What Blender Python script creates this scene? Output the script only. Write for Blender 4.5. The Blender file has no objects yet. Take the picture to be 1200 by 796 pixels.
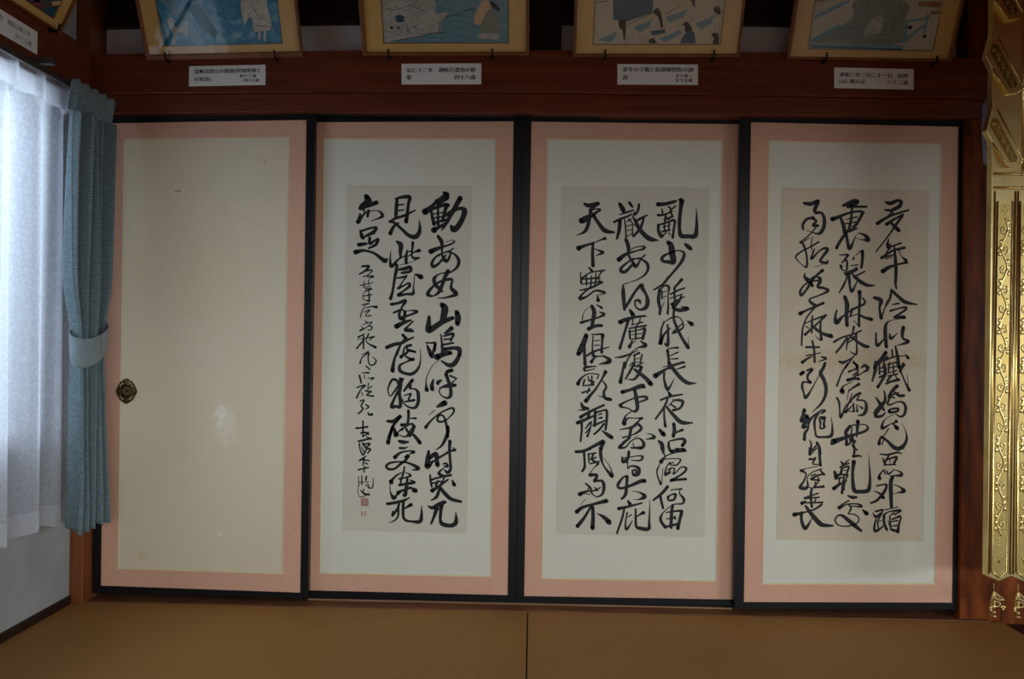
import bpy, bmesh, math, random
from mathutils import Vector, Matrix
random.seed(7)
C = bpy.context.scene.collection

# ------------------------------------------------------------------ camera
F = 915.0                                   # focal length in pixels of the 1200 x 796 frame
CAM = Vector((0.0, -2.88, 0.99))
YAW, ROLL = math.radians(1.5), 0.0128
fwd = Vector((-math.sin(YAW), math.cos(YAW), 0))
r0 = Vector((math.cos(YAW), math.sin(YAW), 0))
u0 = Vector((0, 0, 1))
rgt = r0 * math.cos(ROLL) + u0 * math.sin(ROLL)
upv = u0 * math.cos(ROLL) - r0 * math.sin(ROLL)
cd = bpy.data.cameras.new('camera')
cam = bpy.data.objects.new('camera', cd)
C.objects.link(cam)
cam.matrix_world = Matrix(((rgt.x, upv.x, -fwd.x, CAM.x), (rgt.y, upv.y, -fwd.y, CAM.y), (rgt.z, upv.z, -fwd.z, CAM.z), (0, 0, 0, 1)))
cd.sensor_width = 36.0
cd.lens = F / 1200 * 36.0
cd.clip_start = 0.02
bpy.context.scene.camera = cam

# ------------------------------------------------------------------ light
sc = bpy.context.scene
sc.view_settings.view_transform = 'Standard'
sc.view_settings.look = 'None'
sc.view_settings.gamma = 1.0
sc.view_settings.use_curve_mapping = False
sc.view_settings.exposure = 0.18
w = bpy.data.worlds.new('overcast_sky')
sc.world = w
w.use_nodes = True
bg = w.node_tree.nodes['Background']
bg.inputs[0].default_value = (0.80, 0.90, 1.0, 1)
bg.inputs[1].default_value = 0.45

def area(name, loc, rot, sx, sy, power, col):
    l = bpy.data.lights.new(name, 'AREA')
    l.shape = 'RECTANGLE'; l.size = sx; l.size_y = sy; l.energy = power; l.color = col
    o = bpy.data.objects.new(name, l); C.objects.link(o)
    o.location = loc; o.rotation_euler = rot
    return o
# daylight through the open veranda side behind the photographer, and through the curtained window
area('veranda_daylight', (1.0, -7.6, 1.55), (math.radians(88), 0, 0), 6.0, 0.45, 178, (0.93, 0.985, 1.0))
area('side_fill', (5.6, -3.5, 1.25), (math.radians(88), 0, math.radians(90)), 3.2, 0.6, 125, (0.93, 0.985, 1.0))  # added lamp on the right, brightens the gilded hanging
area('window_daylight', (-2.75, -.9, 1.90), (math.radians(76), 0, math.radians(-90)), 5.6, 1.8, 178, (0.72, 0.85, 1.0))

# ------------------------------------------------------------------ helpers
def ray(px, py):
    return fwd * F + rgt * (px - 600.0) - upv * (py - 398.0)
def onp(px, py, p0, n):                     # photo pixel -> point on a plane of the room
    d = ray(px, py)
    return CAM + d * ((p0 - CAM).dot(n) / d.dot(n))
def W(px, py, Y=0.0):                       # ... on the vertical plane y = Y
    return onp(px, py, Vector((0, Y, 0)), Vector((0, 1, 0)))
def WX(px, py, X):
    return onp(px, py, Vector((X, 0, 0)), Vector((1, 0, 0)))
def WZ(px, py, Z=0.0):
    return onp(px, py, Vector((0, 0, Z)), Vector((0, 0, 1)))

def new_bm(): return bmesh.new()
def prism(bm, pts, off):                    # polygon extruded along off
    a = [bm.verts.new(p) for p in pts]
    b = [bm.verts.new(p + off) for p in pts]
    n = len(pts)
    bm.faces.new(a); bm.faces.new(b[::-1])
    for i in range(n):
        bm.faces.new((a[i], b[i], b[(i + 1) % n], a[(i + 1) % n]))
def strip(bm, top, bot, off):               # band between two polylines, extruded along off
    n = len(top)
    T = [bm.verts.new(p) for p in top]; B = [bm.verts.new(p) for p in bot]
    T2 = [bm.verts.new(p + off) for p in top]; B2 = [bm.verts.new(p + off) for p in bot]
    for i in range(n - 1):
        bm.faces.new((T[i], T[i+1], B[i+1], B[i])); bm.faces.new((T2[i+1], T2[i], B2[i], B2[i+1]))
        bm.faces.new((T[i+1], T[i], T2[i], T2[i+1])); bm.faces.new((B[i], B[i+1], B2[i+1], B2[i]))
    bm.faces.new((T[0], B[0], B2[0], T2[0])); bm.faces.new((T[-1], T2[-1], B2[-1], B[-1]))
def ring(bm, outer, inner, off):            # four-cornered frame extruded along off
    n = len(outer)
    o = [bm.verts.new(p) for p in outer]; i_ = [bm.verts.new(p) for p in inner]
    o2 = [bm.verts.new(p + off) for p in outer]; i2 = [bm.verts.new(p + off) for p in inner]
    for k in range(n):
        j = (k + 1) % n
        bm.faces.new((o[k], o[j], i_[j], i_[k])); bm.faces.new((o2[j], o2[k], i2[k], i2[j]))
        bm.faces.new((o[j], o[k], o2[k], o2[j])); bm.faces.new((i_[k], i_[j], i2[j], i2[k]))
def box(bm, x0, x1, y0, y1, z0, z1):
    prism(bm, [Vector((x0, y0, z0)), Vector((x1, y0, z0)), Vector((x1, y0, z1)), Vector((x0, y0, z1))], Vector((0, y1 - y0, 0)))
def sweep(bm, pts, rad, nseg=6, flat=None, axis=None, closed=False):   # tube along a polyline
    n = len(pts); rings = []
    for i, p in enumerate(pts):
        if closed: t = pts[(i + 1) % n] - pts[i - 1]
        else: t = pts[min(i + 1, n - 1)] - pts[max(i - 1, 0)]
        if t.length < 1e-9: t = Vector((1, 0, 0))
        t.normalize()
        ax = axis if axis is not None else (Vector((0, 0, 1)) if abs(t.z) < .9 else Vector((1, 0, 0)))
        s = t.cross(ax)
        if s.length < 1e-6: s = t.orthogonal()
        s.normalize(); q = s.cross(t).normalized()
        r = rad[i] if isinstance(rad, (list, tuple)) else rad
        f = flat if flat else 1.0
        rings.append([bm.verts.new(p + s * (r * math.cos(2*math.pi*k/nseg)) + q * (r * f * math.sin(2*math.pi*k/nseg))) for k in range(nseg)])
    m = n if closed else n - 1
    for i in range(m):
        A, B = rings[i], rings[(i + 1) % n]
        for k in range(nseg):
            bm.faces.new((A[k], A[(k+1) % nseg], B[(k+1) % nseg], B[k]))
    if not closed:
        bm.faces.new(rings[0][::-1]); bm.faces.new(rings[-1])
def ball(bm, c, r, sx=1, sy=1, sz=1):
    bmesh.ops.create_icosphere(bm, subdivisions=2, radius=r, matrix=Matrix.Translation(c) @ Matrix.Diagonal((sx, sy, sz, 1)))
def crom(pts, n=8):                         # Catmull-Rom through points given as tuples
    P = [pts[0]] + list(pts) + [pts[-1]]; out = []
    for i in range(1, len(P) - 2):
        for k in range(n):
            t = k / n
            out.append(tuple(.5 * (2*b + (-a + c) * t + (2*a - 5*b + 4*c - d) * t*t + (-a + 3*b - 3*c + d) * t**3)
                             for a, b, c, d in zip(P[i-1], P[i], P[i+1], P[i+2])))
    out.append(tuple(P[-2]))
    return out

def world_loc(o):
    v = Vector((0, 0, 0))
    while o is not None:
        v = v + o.location; o = o.parent
    return v
def obj(name, bm, mat, parent=None, bevel=0, smooth=False, keep=False):
    if not keep: bmesh.ops.recalc_face_normals(bm, faces=bm.faces)
    me = bpy.data.meshes.new(name)
    vs = [v.co.copy() for v in bm.verts]
    lo = Vector((min(v.x for v in vs), min(v.y for v in vs), min(v.z for v in vs)))
    hi = Vector((max(v.x for v in vs), max(v.y for v in vs), max(v.z for v in vs)))
    org = Vector(((lo.x + hi.x) / 2, (lo.y + hi.y) / 2, lo.z))
    for v in bm.verts: v.co -= org
    bm.to_mesh(me); bm.free()
    if smooth:
        for p in me.polygons: p.use_smooth = True
    me.materials.append(mat)
    o = bpy.data.objects.new(name, me); C.objects.link(o)
    if parent is not None:
        o.parent = parent; o.location = org - world_loc(parent)
    else: o.location = org
    if bevel:
        b = o.modifiers.new('bevel', 'BEVEL'); b.width = bevel; b.segments = 2; b.limit_method = 'ANGLE'
    return o
def thing(name, label, cat, loc, group=None):
    o = bpy.data.objects.new(name, None); C.objects.link(o)
    o.location = loc; o['label'] = label; o['category'] = cat; o.empty_display_size = .05
    if group: o['group'] = group
    return o
def tag(o, label, cat, group=None):
    o['label'] = label; o['category'] = cat
    if group: o['group'] = group
    return o
def struct(name, bm, mat, parent=None, bevel=0):
    o = obj(name, bm, mat, parent, bevel)
    if parent is None: o['kind'] = 'structure'
    return o

# ------------------------------------------------------------------ materials
class N:
    def __init__(s, name):
        s.m = bpy.data.materials.new(name); s.m.use_nodes = True
        s.t = s.m.node_tree; s.n = s.t.nodes; s.b = s.n['Principled BSDF']; s.out = s.n['Material Output']
        s.tc = s.n.new('ShaderNodeTexCoord')
    def add(s, k, **kw):
        n = s.n.new(k)
        for a, v in kw.items(): setattr(n, a, v)
        return n
    def link(s, a, b): s.t.links.new(a, b)
    def mapped(s, scale=(1, 1, 1), rot=(0, 0, 0), coord='Object'):
        m = s.add('ShaderNodeMapping'); m.inputs['Scale'].default_value = scale; m.inputs['Rotation'].default_value = rot
        s.link(s.tc.outputs[coord], m.inputs['Vector']); return m.outputs[0]
    def noise(s, vec, scale, detail=4, rough=.55, dist=0):
        n = s.add('ShaderNodeTexNoise'); n.inputs['Scale'].default_value = scale; n.inputs['Detail'].default_value = detail
        n.inputs['Roughness'].default_value = rough; n.inputs['Distortion'].default_value = dist
        s.link(vec, n.inputs['Vector']); return n.outputs['Fac']
    def ramp(s, fac, stops):
        r = s.add('ShaderNodeValToRGB'); e = r.color_ramp.elements
        while len(e) < len(stops): e.new(.5)
        for k, (p, c) in enumerate(stops): e[k].position = p; e[k].color = (*c, 1)
        s.link(fac, r.inputs[0]); return r.outputs[0]
    def mix(s, fac, a, b, mode='MIX'):
        m = s.add('ShaderNodeMix', data_type='RGBA', blend_type=mode)
        for sock, v in ((m.inputs['Factor'], fac), (m.inputs['A'], a), (m.inputs['B'], b)):
            if hasattr(v, 'is_linked'): s.link(v, sock)
            elif isinstance(v, (int, float)): sock.default_value = v
            else: sock.default_value = (*v, 1)
        return m.outputs['Result']
    def math(s, op, a, b=0.0):
        m = s.add('ShaderNodeMath', operation=op)
        for k, v in enumerate((a, b)):
            if hasattr(v, 'is_linked'): s.link(v, m.inputs[k])
            else: m.inputs[k].default_value = v
        return m.outputs[0]
    def bump(s, h, strength=.3, dist=.002):
        b = s.add('ShaderNodeBump'); b.inputs['Strength'].default_value = strength; b.inputs['Distance'].default_value = dist
        s.link(h, b.inputs['Height']); s.link(b.outputs[0], s.b.inputs['Normal'])
    def col(s, c):
        if hasattr(c, 'is_linked'): s.link(c, s.b.inputs['Base Color'])
        else: s.b.inputs['Base Color'].default_value = (*c, 1)
    def set(s, rough=.6, metal=0, spec=.5):
        s.b.inputs['Roughness'].default_value = rough; s.b.inputs['Metallic'].default_value = metal
        s.b.inputs['Specular IOR Level'].default_value = spec
def S(r, g, b):                              # sRGB 0-255 -> linear
    f = lambda v: (v / 255 / 12.92) if v <= 10.3 else ((v / 255 + .055) / 1.055) ** 2.4
    return (f(r), f(g), f(b))
def plain(name, c, rough=.6, metal=0, spec=.5):
    n = N(name); n.col(c); n.set(rough, metal, spec); return n.m
def wood(name, c1, c2, scale=(2, 30, 30), rough=.45, spec=.4, bump=.15):
    n = N(name); v = n.mapped(scale)
    a = n.noise(v, 1.6, 6, .6, .4); b = n.noise(n.mapped(tuple(k * 4 for k in scale)), 2.0, 3)
    f = n.math('ADD', n.math('MULTIPLY', a, .75), n.math('MULTIPLY', b, .25))
    n.col(n.ramp(f, [(.32, c1), (.68, c2)])); n.set(rough, 0, spec); n.bump(b, bump, .001)
    return n.m
def paper(name, c, dc=.93, rough=.85, fine=500, blotch=4.0, spots=()):
    n = N(name); o = n.tc.outputs['Object']
    a = n.noise(o, blotch, 4); b = n.noise(o, fine, 2)
    d = tuple(k * dc for k in c)
    colr = n.ramp(a, [(.3, d), (.7, c)])
    colr = n.mix(n.math('MULTIPLY', b, .12), colr, tuple(k * .8 for k in c))
    for (cx, cz, rx, rz, sc_, k) in spots:    # faded or soiled patches with a ragged outline
        m = n.add('ShaderNodeMapping'); m.inputs['Location'].default_value = (-cx / rx, 0, -cz / rz); m.inputs['Scale'].default_value = (1 / rx, 0, 1 / rz)
        n.link(o, m.inputs['Vector'])
        ln = n.add('ShaderNodeVectorMath', operation='LENGTH'); n.link(m.outputs[0], ln.inputs[0])
        e = n.math('ADD', ln.outputs['Value'], n.math('MULTIPLY', n.math('SUBTRACT', n.noise(o, 45, 4), .5), 2.2))
        g = n.add('ShaderNodeMapRange'); g.inputs['From Min'].default_value = 1.0; g.inputs['From Max'].default_value = .5
        n.link(e, g.inputs['Value'])
        colr = n.mix(n.math('MULTIPLY', g.outputs[0], k), colr, sc_)
    n.col(colr); n.set(rough, 0, .2); n.bump(b, .08, .0005)
    return n.m

# brush strokes: sheet -> list of (x offset, y offset, strokes);  stroke = points "x y width" joined by commas
INK = {
'first': [
(400, 215, """905 85 25,925 105 40,850 155 30,790 205 25,735 250 45;830 150 18,935 120 28;930 130 25,860 180 18;735 255 35,800 225 22,900 190 25,935 190 30;
790 240 20,800 300 22,815 360 25;925 195 28,905 260 22,890 330 22;850 180 20,850 260 18,850 360 22;810 270 12,890 255 12;815 305 14,890 290 14;820 345 18,920 320 18;
812 412 40,850 388 25,900 365 25,940 335 20;900 290 20,960 255 28,1040 220 22,1082 240 38,1065 310 35,1020 385 40,985 402 45,965 375 20;1045 130 35,1000 210 32,955 290 28,910 370 22,880 415 10;
850 465 22,880 510 28,885 560 20,885 620 16,905 670 28,925 685 22;785 600 35,840 575 28,900 555 18,960 535 16,995 512 14,975 500 8,920 515 6;
985 570 14,955 590 12,850 630 14,800 690 22,805 730 24,850 710 20,920 630 14;850 640 12,920 605 12,990 620 16,1030 670 24,1025 725 22,980 770 16,920 800 10;965 600 14,945 660 20,925 690 18;
475 135 14,540 120 24,600 122 28,590 180 22,580 260 24,570 335 30;490 140 22,485 200 26,480 270 24,480 300 20;500 190 14,550 185 12;505 240 14,550 232 12;
425 340 18,470 310 20,560 280 20,640 240 14,655 232 6;430 440 28,460 380 22,500 350 18;425 335 20,470 345 18;470 350 20,530 400 22,590 455 26,650 470 34,685 430 28,690 370 18,685 320 6;
485 510 16,522 540 34,520 600 26,520 655 16;435 600 8,430 660 14,440 730 25,500 670 16,570 630 10;628 520 22,620 590 16,580 600 10;580 590 14,570 640 22,570 700 22;590 640 10,640 605 14,685 590 26;625 580 14,620 640 16,650 660 22,680 655 18;510 720 6,620 690 6,690 650 4;
485 715 22,490 760 18,480 800 18;510 755 16,600 735 24;
220 115 35,235 160 50,180 210 45,165 220 25;160 220 20,250 190 30,310 168 30;200 230 14,200 255 12;165 270 16,155 330 30;145 340 28,190 280 18,220 255 12;240 240 22,230 290 20;220 250 14,300 238 8,340 250 16,362 285 24,320 310 14,260 330 6;
165 410 12,180 460 28,190 480 24;175 420 18,250 395 18,310 388 18,280 430 26,220 460 20;195 480 14,260 440 14,290 440 16;155 540 30,220 530 20;250 480 22,250 530 22,290 505 18,325 490 20,300 540 22,240 570 16;125 605 34,200 590 20,290 615 20,350 660 26,385 680 34,405 660 12;185 725 12,240 730 20"""),
(400, 310, """940 60 30,915 100 28,890 170 25,860 240 25,820 275 14;915 70 10,850 90 14,815 130 26,830 180 26,875 225 24,890 240 14;
790 280 16,758 260 26,800 200 20,870 150 18,950 130 22,975 140 18,965 190 20,970 215 25,1008 255 32,980 275 22,900 295 14,850 295 8;830 270 10,800 278 14,760 265 20;
885 355 35,910 390 50,895 470 42,880 510 30;772 460 22,768 520 34,768 580 42,850 530 38,900 500 36,980 470 25;1015 420 32,1025 470 42,1020 522 34;
970 560 30,920 600 20,900 605 8;875 615 12,885 700 18,890 800 22;900 630 15,970 610 22,985 620 20,960 670 18;905 660 16,970 652 12;900 705 18,985 690 16;905 745 25,990 735 25,1035 750 30,1040 800 25;
745 690 14,790 690 14,825 695 22,810 760 20,800 800 18;760 720 14,785 780 25,795 810 28;
490 0 18,480 60 22,465 150 20,450 240 20,432 300 24;510 45 18,560 40 22,605 25 24,605 60 22,530 75 18;490 120 14,550 110 18,575 100 14,540 150 12,510 200 16;
500 210 20,560 180 14,590 165 18,600 190 22,545 235 16,500 270 24,570 262 18,630 255 24,635 200 12,645 100 8,655 88 16,700 110 36;
440 350 22,500 340 20,555 320 26,560 335 22,530 380 16,510 450 14;460 425 16,520 400 18,545 400 14;505 400 14,515 470 24,540 475 22;520 475 26,570 455 18,640 430 18,665 412 20,600 405 10,545 415 8;
560 415 22,555 460 24,540 510 20;485 545 36,540 515 28,610 490 16;630 500 14,590 540 16,560 575 22,610 580 28,635 590 14;
540 620 22,570 650 22;400 730 26,460 705 26,530 690 22,570 670 20,635 640 14;560 650 16,520 710 16,490 795 16;610 710 22,560 730 16,540 795 14;590 750 16,650 770 18;
180 20 12,240 15 20,210 55 16,160 85 14;200 60 14,260 50 14,270 60 10,230 95 10;190 105 10,285 105 14,240 125 8;165 185 10,280 160 8;200 150 8,200 195 10;240 140 10,240 180 9;190 200 8,260 195 8;
210 215 10,270 215 12,210 235 12;190 280 10,265 265 12;240 230 10,245 320 16,225 315 10;200 240 6,190 300 8,240 325 8;180 355 10,240 345 14;210 360 8,180 420 10,165 470 10;220 380 10,270 370 12,308 375 22;
200 420 8,250 400 12,210 450 8,260 450 12;210 500 12,230 510 10;190 530 8,270 505 10,225 550 10,165 580 16;235 540 8,270 550 14,260 575 10,235 575 12;180 545 10,190 575 10;
200 610 10,150 640 16;140 660 6,290 635 14;195 620 14,195 740 14;200 660 14,135 740 14;240 610 14,220 680 10,300 728 20;275 640 14,250 665 10;180 795 8,240 760 8"""),
(400, 405, """755 0 16,775 50 28,790 88 28;825 -5 18,825 50 12;885 0 22,890 60 20;885 40 16,960 20 18;838 102 42,880 85 35,920 70 35,958 65 30;990 20 20,1038 30 28,1035 90 28,990 162 35,940 172 28,880 135 14;
860 125 6,800 180 7,750 280 9,745 340 14,750 392 30;810 300 14,795 350 28,800 385 28;880 305 14,850 325 28,850 345 14;970 218 28,930 230 24;920 250 25,940 310 24,960 380 24,960 440 26,930 462 18,880 440 12,860 400 12,880 370 10;
860 375 8,930 355 28,1000 350 24;955 265 16,1010 290 14;970 330 14,1015 290 8;910 505 38,880 520 34,840 540 15;820 570 8,770 610 7;
742 718 24,790 660 16,860 600 14,950 555 16,985 555 18,985 590 16,940 640 12,890 670 18,845 660 18,855 620 18,890 615 16,915 660 18,930 740 20,935 800 22;
520 -10 16,480 80 18,460 150 22,450 222 30;525 100 26,560 70 14,600 50 14,640 55 16;575 0 16,580 60 16,560 90 14,620 125 22,630 118 20,560 150 14,515 175 20,515 220 24,560 245 22,620 250 24,670 210 20,695 140 12,695 30 5;
500 340 16,490 310 20,450 300 20,420 350 16,410 400 12,430 445 12,470 400 16,520 330 22,540 295 20;520 295 24,520 360 26,510 420 24,520 490 26,515 540 24,480 535 22,442 538 26,460 480 20,500 400 18;
625 305 24,580 360 22,550 400 16;610 320 16,605 375 22;600 380 10,650 385 16,675 420 24,675 500 24,650 545 22,600 545 16,550 510 12,540 470 8;550 440 10,610 425 16,600 450 16,590 480 16;560 495 14,640 480 20;
405 665 20,460 665 26,520 620 24,500 650 20,460 700 22,440 760 20,425 800 20;470 730 14,490 795 18;590 575 22,590 640 20,580 700 20;610 640 12,655 640 18;530 700 24,600 690 16;530 740 20,570 710 12,625 690 18,630 740 24,600 795 22;570 740 16,600 780 18;
165 155 16,180 110 10,240 65 16,235 110 12,250 170 12,290 165 14,305 130 12,270 100 6;215 180 12,250 210 14;160 265 16,175 330 14;180 240 8,240 240 16;200 260 9,205 290 9;230 290 6,285 285 14,260 305 9;
135 370 12,210 350 16,170 390 12,135 460 16;180 410 8,185 440 8;240 330 10,235 380 10,270 355 10;210 400 12,265 405 12,220 435 10,280 445 16;230 390 10,240 430 10;165 490 12,200 480 12,175 530 14,190 560 14,150 600 14;215 520 12,240 540 14,215 560 9;235 590 12,245 610 16,270 605 20;
190 665 14,190 795 14;135 730 14,230 715 16;170 770 12,200 760 12,240 780 14"""),
(400, 500, """740 0 18,742 14 20;935 0 22,938 40 24,915 110 24,880 170 18,830 205 8;768 215 18,762 280 35,755 350 40;770 280 28,830 240 30,838 290 30,845 338 32;775 345 25,800 310 20,830 300 14;
955 130 25,950 200 22,955 280 20,960 370 22,935 405 24,910 385 14;850 278 20,900 250 18,960 215 20,1005 207 16,975 185 8;890 330 10,920 325 18,935 350 18,905 350 14;
905 365 10,870 390 16,860 415 24,900 435 20,970 425 14;780 425 14,785 480 18,795 530 16;790 470 18,850 450 16,960 430 16;975 475 14,992 512 28;800 500 16,870 480 12;850 480 18,830 520 18;798 565 30,850 530 20,920 480 18,940 465 12;
880 490 16,860 560 22,835 620 22,790 650 10;870 540 22,920 600 28,970 640 25,1050 660 20;905 450 14,880 500 16;765 700 14,800 715 25,850 690 30,900 668 30,915 665 20;840 720 30,820 770 22,810 800 18;880 690 30,875 750 22,870 800 22;
450 0 20,430 60 22,410 142 30;465 20 14,475 80 25,500 50 14,530 20 14;560 0 14,590 50 20,640 80 22,690 142 28;640 0 26,600 60 24,560 90 14,500 70 8;510 130 22,550 138 26,590 135 14;515 190 20,560 190 16,585 180 8;
470 272 28,520 230 18,600 215 14,640 225 22,600 240 10;560 270 16,590 255 24,560 300 20,520 330 20,470 370 18,420 375 20,395 350 20,430 320 18,520 310 14,600 325 18,680 370 26,620 382 8;
555 355 14,545 410 16,525 470 16,520 510 14;438 488 34,450 465 20,500 420 14,560 400 6;560 400 6,610 430 18,560 450 14,510 460 16;430 500 8,430 570 10,460 628 28,490 600 16,540 560 14;
510 515 20,600 500 22,645 490 18,600 470 10;580 460 18,570 540 24,560 602 28,540 600 14;498 585 28,530 565 20,600 545 14;590 530 12,658 565 28,625 570 14;
405 680 22,470 670 22,550 650 20,600 625 10;510 680 16,490 730 20,450 780 22;545 660 22,545 720 18,545 800 20;550 725 12,612 688 26;705 700 8,705 800 20;
130 15 16,200 10 12;190 0 14,190 90 12;170 60 10,240 55 14,195 85 10;150 130 16,260 105 16;220 90 10,265 110 14;160 150 14,165 200 12,190 250 14,220 200 14;185 160 10,250 150 16,220 190 14,255 200 16,230 235 12;180 180 10,200 230 10;190 145 16,210 180 16;
215 260 12,160 300 14;170 290 12,245 300 12;200 280 14,190 340 12;210 320 12,230 330 12;150 380 14,240 360 12;205 350 12,200 400 12;150 440 8,155 520 8;180 430 10,180 510 12;220 440 14,215 470 14;160 490 8,240 485 8;
230 500 10,250 540 10,275 530 12,280 450 6;210 510 8,245 545 8;150 520 6,150 600 6,180 620 8,240 590 12;170 560 10,200 590 16,245 600 14;200 550 10,190 580 10"""),
(400, 560, """840 270 26,820 330 22,790 402 18;880 240 28,870 310 20,870 370 22,890 408 30,960 422 28,1002 402 32,1010 360 24,1005 300 6;455 300 18,450 330 20;500 245 18,500 330 16,470 375 14,420 395 6;545 220 20,540 310 18,560 370 20,620 385 18,690 385 28,705 330 22,705 250 8"""),
],
'second': [
(665, 225, """795 110 30,860 105 24,940 85 22,960 75 10;890 130 16,910 150 14;950 125 14,900 165 12;830 150 12,835 185 16;795 205 20,850 200 16,920 170 14;850 240 12,930 220 12;865 215 20,855 260 16;905 180 12,920 210 18,880 240 18;
800 290 22,800 340 22,825 390 26,850 370 10;805 290 16,870 270 16,940 250 20,935 320 18,925 400 20;850 280 14,855 340 14;895 265 14,890 340 14;840 310 12,900 290 12;830 350 14,900 335 14;870 340 14,860 370 12;890 360 10,905 380 10;
985 70 20,1000 70 28;1005 78 36,995 150 26,985 250 26,985 330 24,1000 385 32,1060 390 28,1122 385 34,1135 310 24,1135 220 16,1132 140 5;
885 445 30,910 470 38,920 540 44,932 615 36,890 615 26,845 610 22,830 590 24,850 560 20,920 530 14,980 515 12,1025 540 20,1010 600 24,960 670 20,900 740 18,850 800 20;1035 460 20,1060 480 30,1083 500 26;1005 770 22,975 800 16;
460 105 24,485 150 34,495 170 26;545 95 22,570 130 18;630 110 18,620 160 20,600 200 14;455 200 10,520 180 16,580 160 14;410 265 18,460 240 18,540 210 16,570 190 10;460 250 28,455 330 26,435 410 18;
500 230 10,510 300 14,515 400 14;530 260 12,560 235 10;540 240 14,570 280 10,570 380 14;525 300 10,560 290 10;530 340 10,560 330 10;510 400 10,560 370 8;590 180 16,575 230 14;600 260 16,650 230 20,700 205 14;670 235 16,640 320 22,580 390 18;
590 240 20,630 320 28,680 380 32,730 415 34,795 425 12;575 280 10,600 300 10;
515 420 24,535 480 28,540 560 18,575 620 22,595 655 26;452 595 34,510 550 24,600 520 14,670 500 18,675 480 14,600 485 10,545 515 10;680 555 14,640 600 14,610 650 22,590 660 14;650 580 14,560 600 14,480 660 20,470 695 24,510 700 24,570 640 18;560 590 14,640 590 14,700 630 22,705 690 20,660 745 14,570 790 8;
150 105 20,190 120 30,268 102 28;265 105 22,210 150 28,200 200 24,180 290 26,150 350 22,80 380 6;118 252 34,140 235 28,210 200 20,280 165 18,280 150 14,225 155 10;118 260 26,150 255 26,250 190 14;225 200 26,270 270 24,330 340 32,410 355 16;
98 495 36,130 480 24,210 455 18,250 440 10,310 415 16,330 410 24;225 450 20,220 540 22,225 648 26;235 500 8,290 520 16,308 535 24,250 560 6;
190 665 14,215 695 22;115 705 10,118 800 14;130 760 18,200 710 12,325 690 16;165 730 12,170 795 12;250 715 12,250 795 14;150 765 10,280 750 10;300 700 14,270 760 12,300 795 12;210 740 12,210 800 12"""),
(665, 325, """118 0 14,125 60 14;165 0 12,165 70 12;130 60 10,300 40 16;210 0 12,205 80 14;255 0 14,240 70 14;130 20 8,290 10 10;110 115 12,200 95 18,310 45 14;200 90 16,130 150 16,110 188 26,170 170 16,240 120 16,300 125 20,330 140 14,250 160 4;265 165 12,270 203 26;255 240 8,300 268 20;
215 255 24,235 310 30,220 400 26,215 430 20;215 250 5,150 300 5,130 370 12;120 398 22,200 375 16,280 350 16,322 325 22,280 305 8;185 455 28,240 430 24,300 425 22;
165 512 32,145 570 36,112 645 40,95 675 30;145 590 24,150 680 22,155 768 24;215 505 12,300 500 16;310 508 26,305 570 18,300 660 22;225 520 12,220 590 12,220 650 14;235 560 10,280 555 10;235 600 10,280 595 10;170 690 16,240 650 18,365 615 10;230 660 16,225 690 22,250 690 12;210 745 24,250 700 14,330 690 10;
290 690 8,350 710 22,368 742 30,280 765 10;150 800 14,250 780 8;
490 65 12,490 130 28,495 200 26,500 285 20;500 60 10,560 40 6,650 5 6;500 280 20,550 200 22,600 120 20,650 68 24,660 100 28,690 150 20,705 210 30,690 265 28,640 285 18,600 260 14,595 210 16,630 205 22,640 230 14;
550 290 20,575 330 32;462 395 32,520 370 26,600 350 20,685 340 16;535 375 24,510 460 20,480 560 20,460 625 22;575 365 12,570 420 12;640 360 10,630 400 14,610 430 10;560 420 8,660 395 14;545 450 14,690 425 16;545 470 18,550 540 16;550 480 12,640 460 12,680 455 22,660 540 22;600 430 14,600 540 16;560 505 8,650 495 10;555 545 10,640 535 14;
570 555 12,545 612 26;560 590 12,600 555 8;640 560 10,688 600 28,620 620 12,560 660 8;415 705 8,480 700 18,560 670 14,620 640 6;560 675 14,525 730 14,505 800 14;630 665 18,580 690 12;590 680 14,590 780 14;655 680 14,640 760 14;600 720 8,640 710 8;600 750 8,640 745 8;595 785 12,670 750 10;
885 0 16,840 60 18,760 110 14;810 110 22,800 200 24,815 280 22,810 325 18;810 115 16,850 75 14,890 85 20,885 160 12,885 260 16,880 320 18;830 120 14,830 190 14;835 135 8,870 120 8;835 180 8,870 165 8;820 290 8,850 220 8;1005 20 20,960 70 18,930 100 10;905 150 14,960 120 16,1030 95 14;945 80 16,940 150 18,950 250 18;900 185 10,1010 150 12;920 240 24,970 200 16,1030 170 10;1000 170 18,980 210 20,930 270 24;940 280 20,990 290 28,1058 275 26,1000 260 10;
935 295 18,935 370 20,965 450 22,1010 540 22,1060 618 26;860 390 8,930 350 14,990 360 10,1020 430 14,980 470 18,930 490 16;925 490 16,960 450 14,1010 410 12;850 390 14,825 460 16,820 540 22,815 588 26,850 500 16,900 450 14;880 420 16,885 500 18,880 598 24,850 580 10;840 520 10,890 470 10;1055 385 12,1092 412 32;1060 530 4,1065 600 8;
880 630 10,940 620 14,970 620 18;880 645 22,890 720 20,895 800 22;905 690 10,970 660 14;910 720 10,970 715 14;840 790 8,920 770 12,1020 745 16"""),
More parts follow.
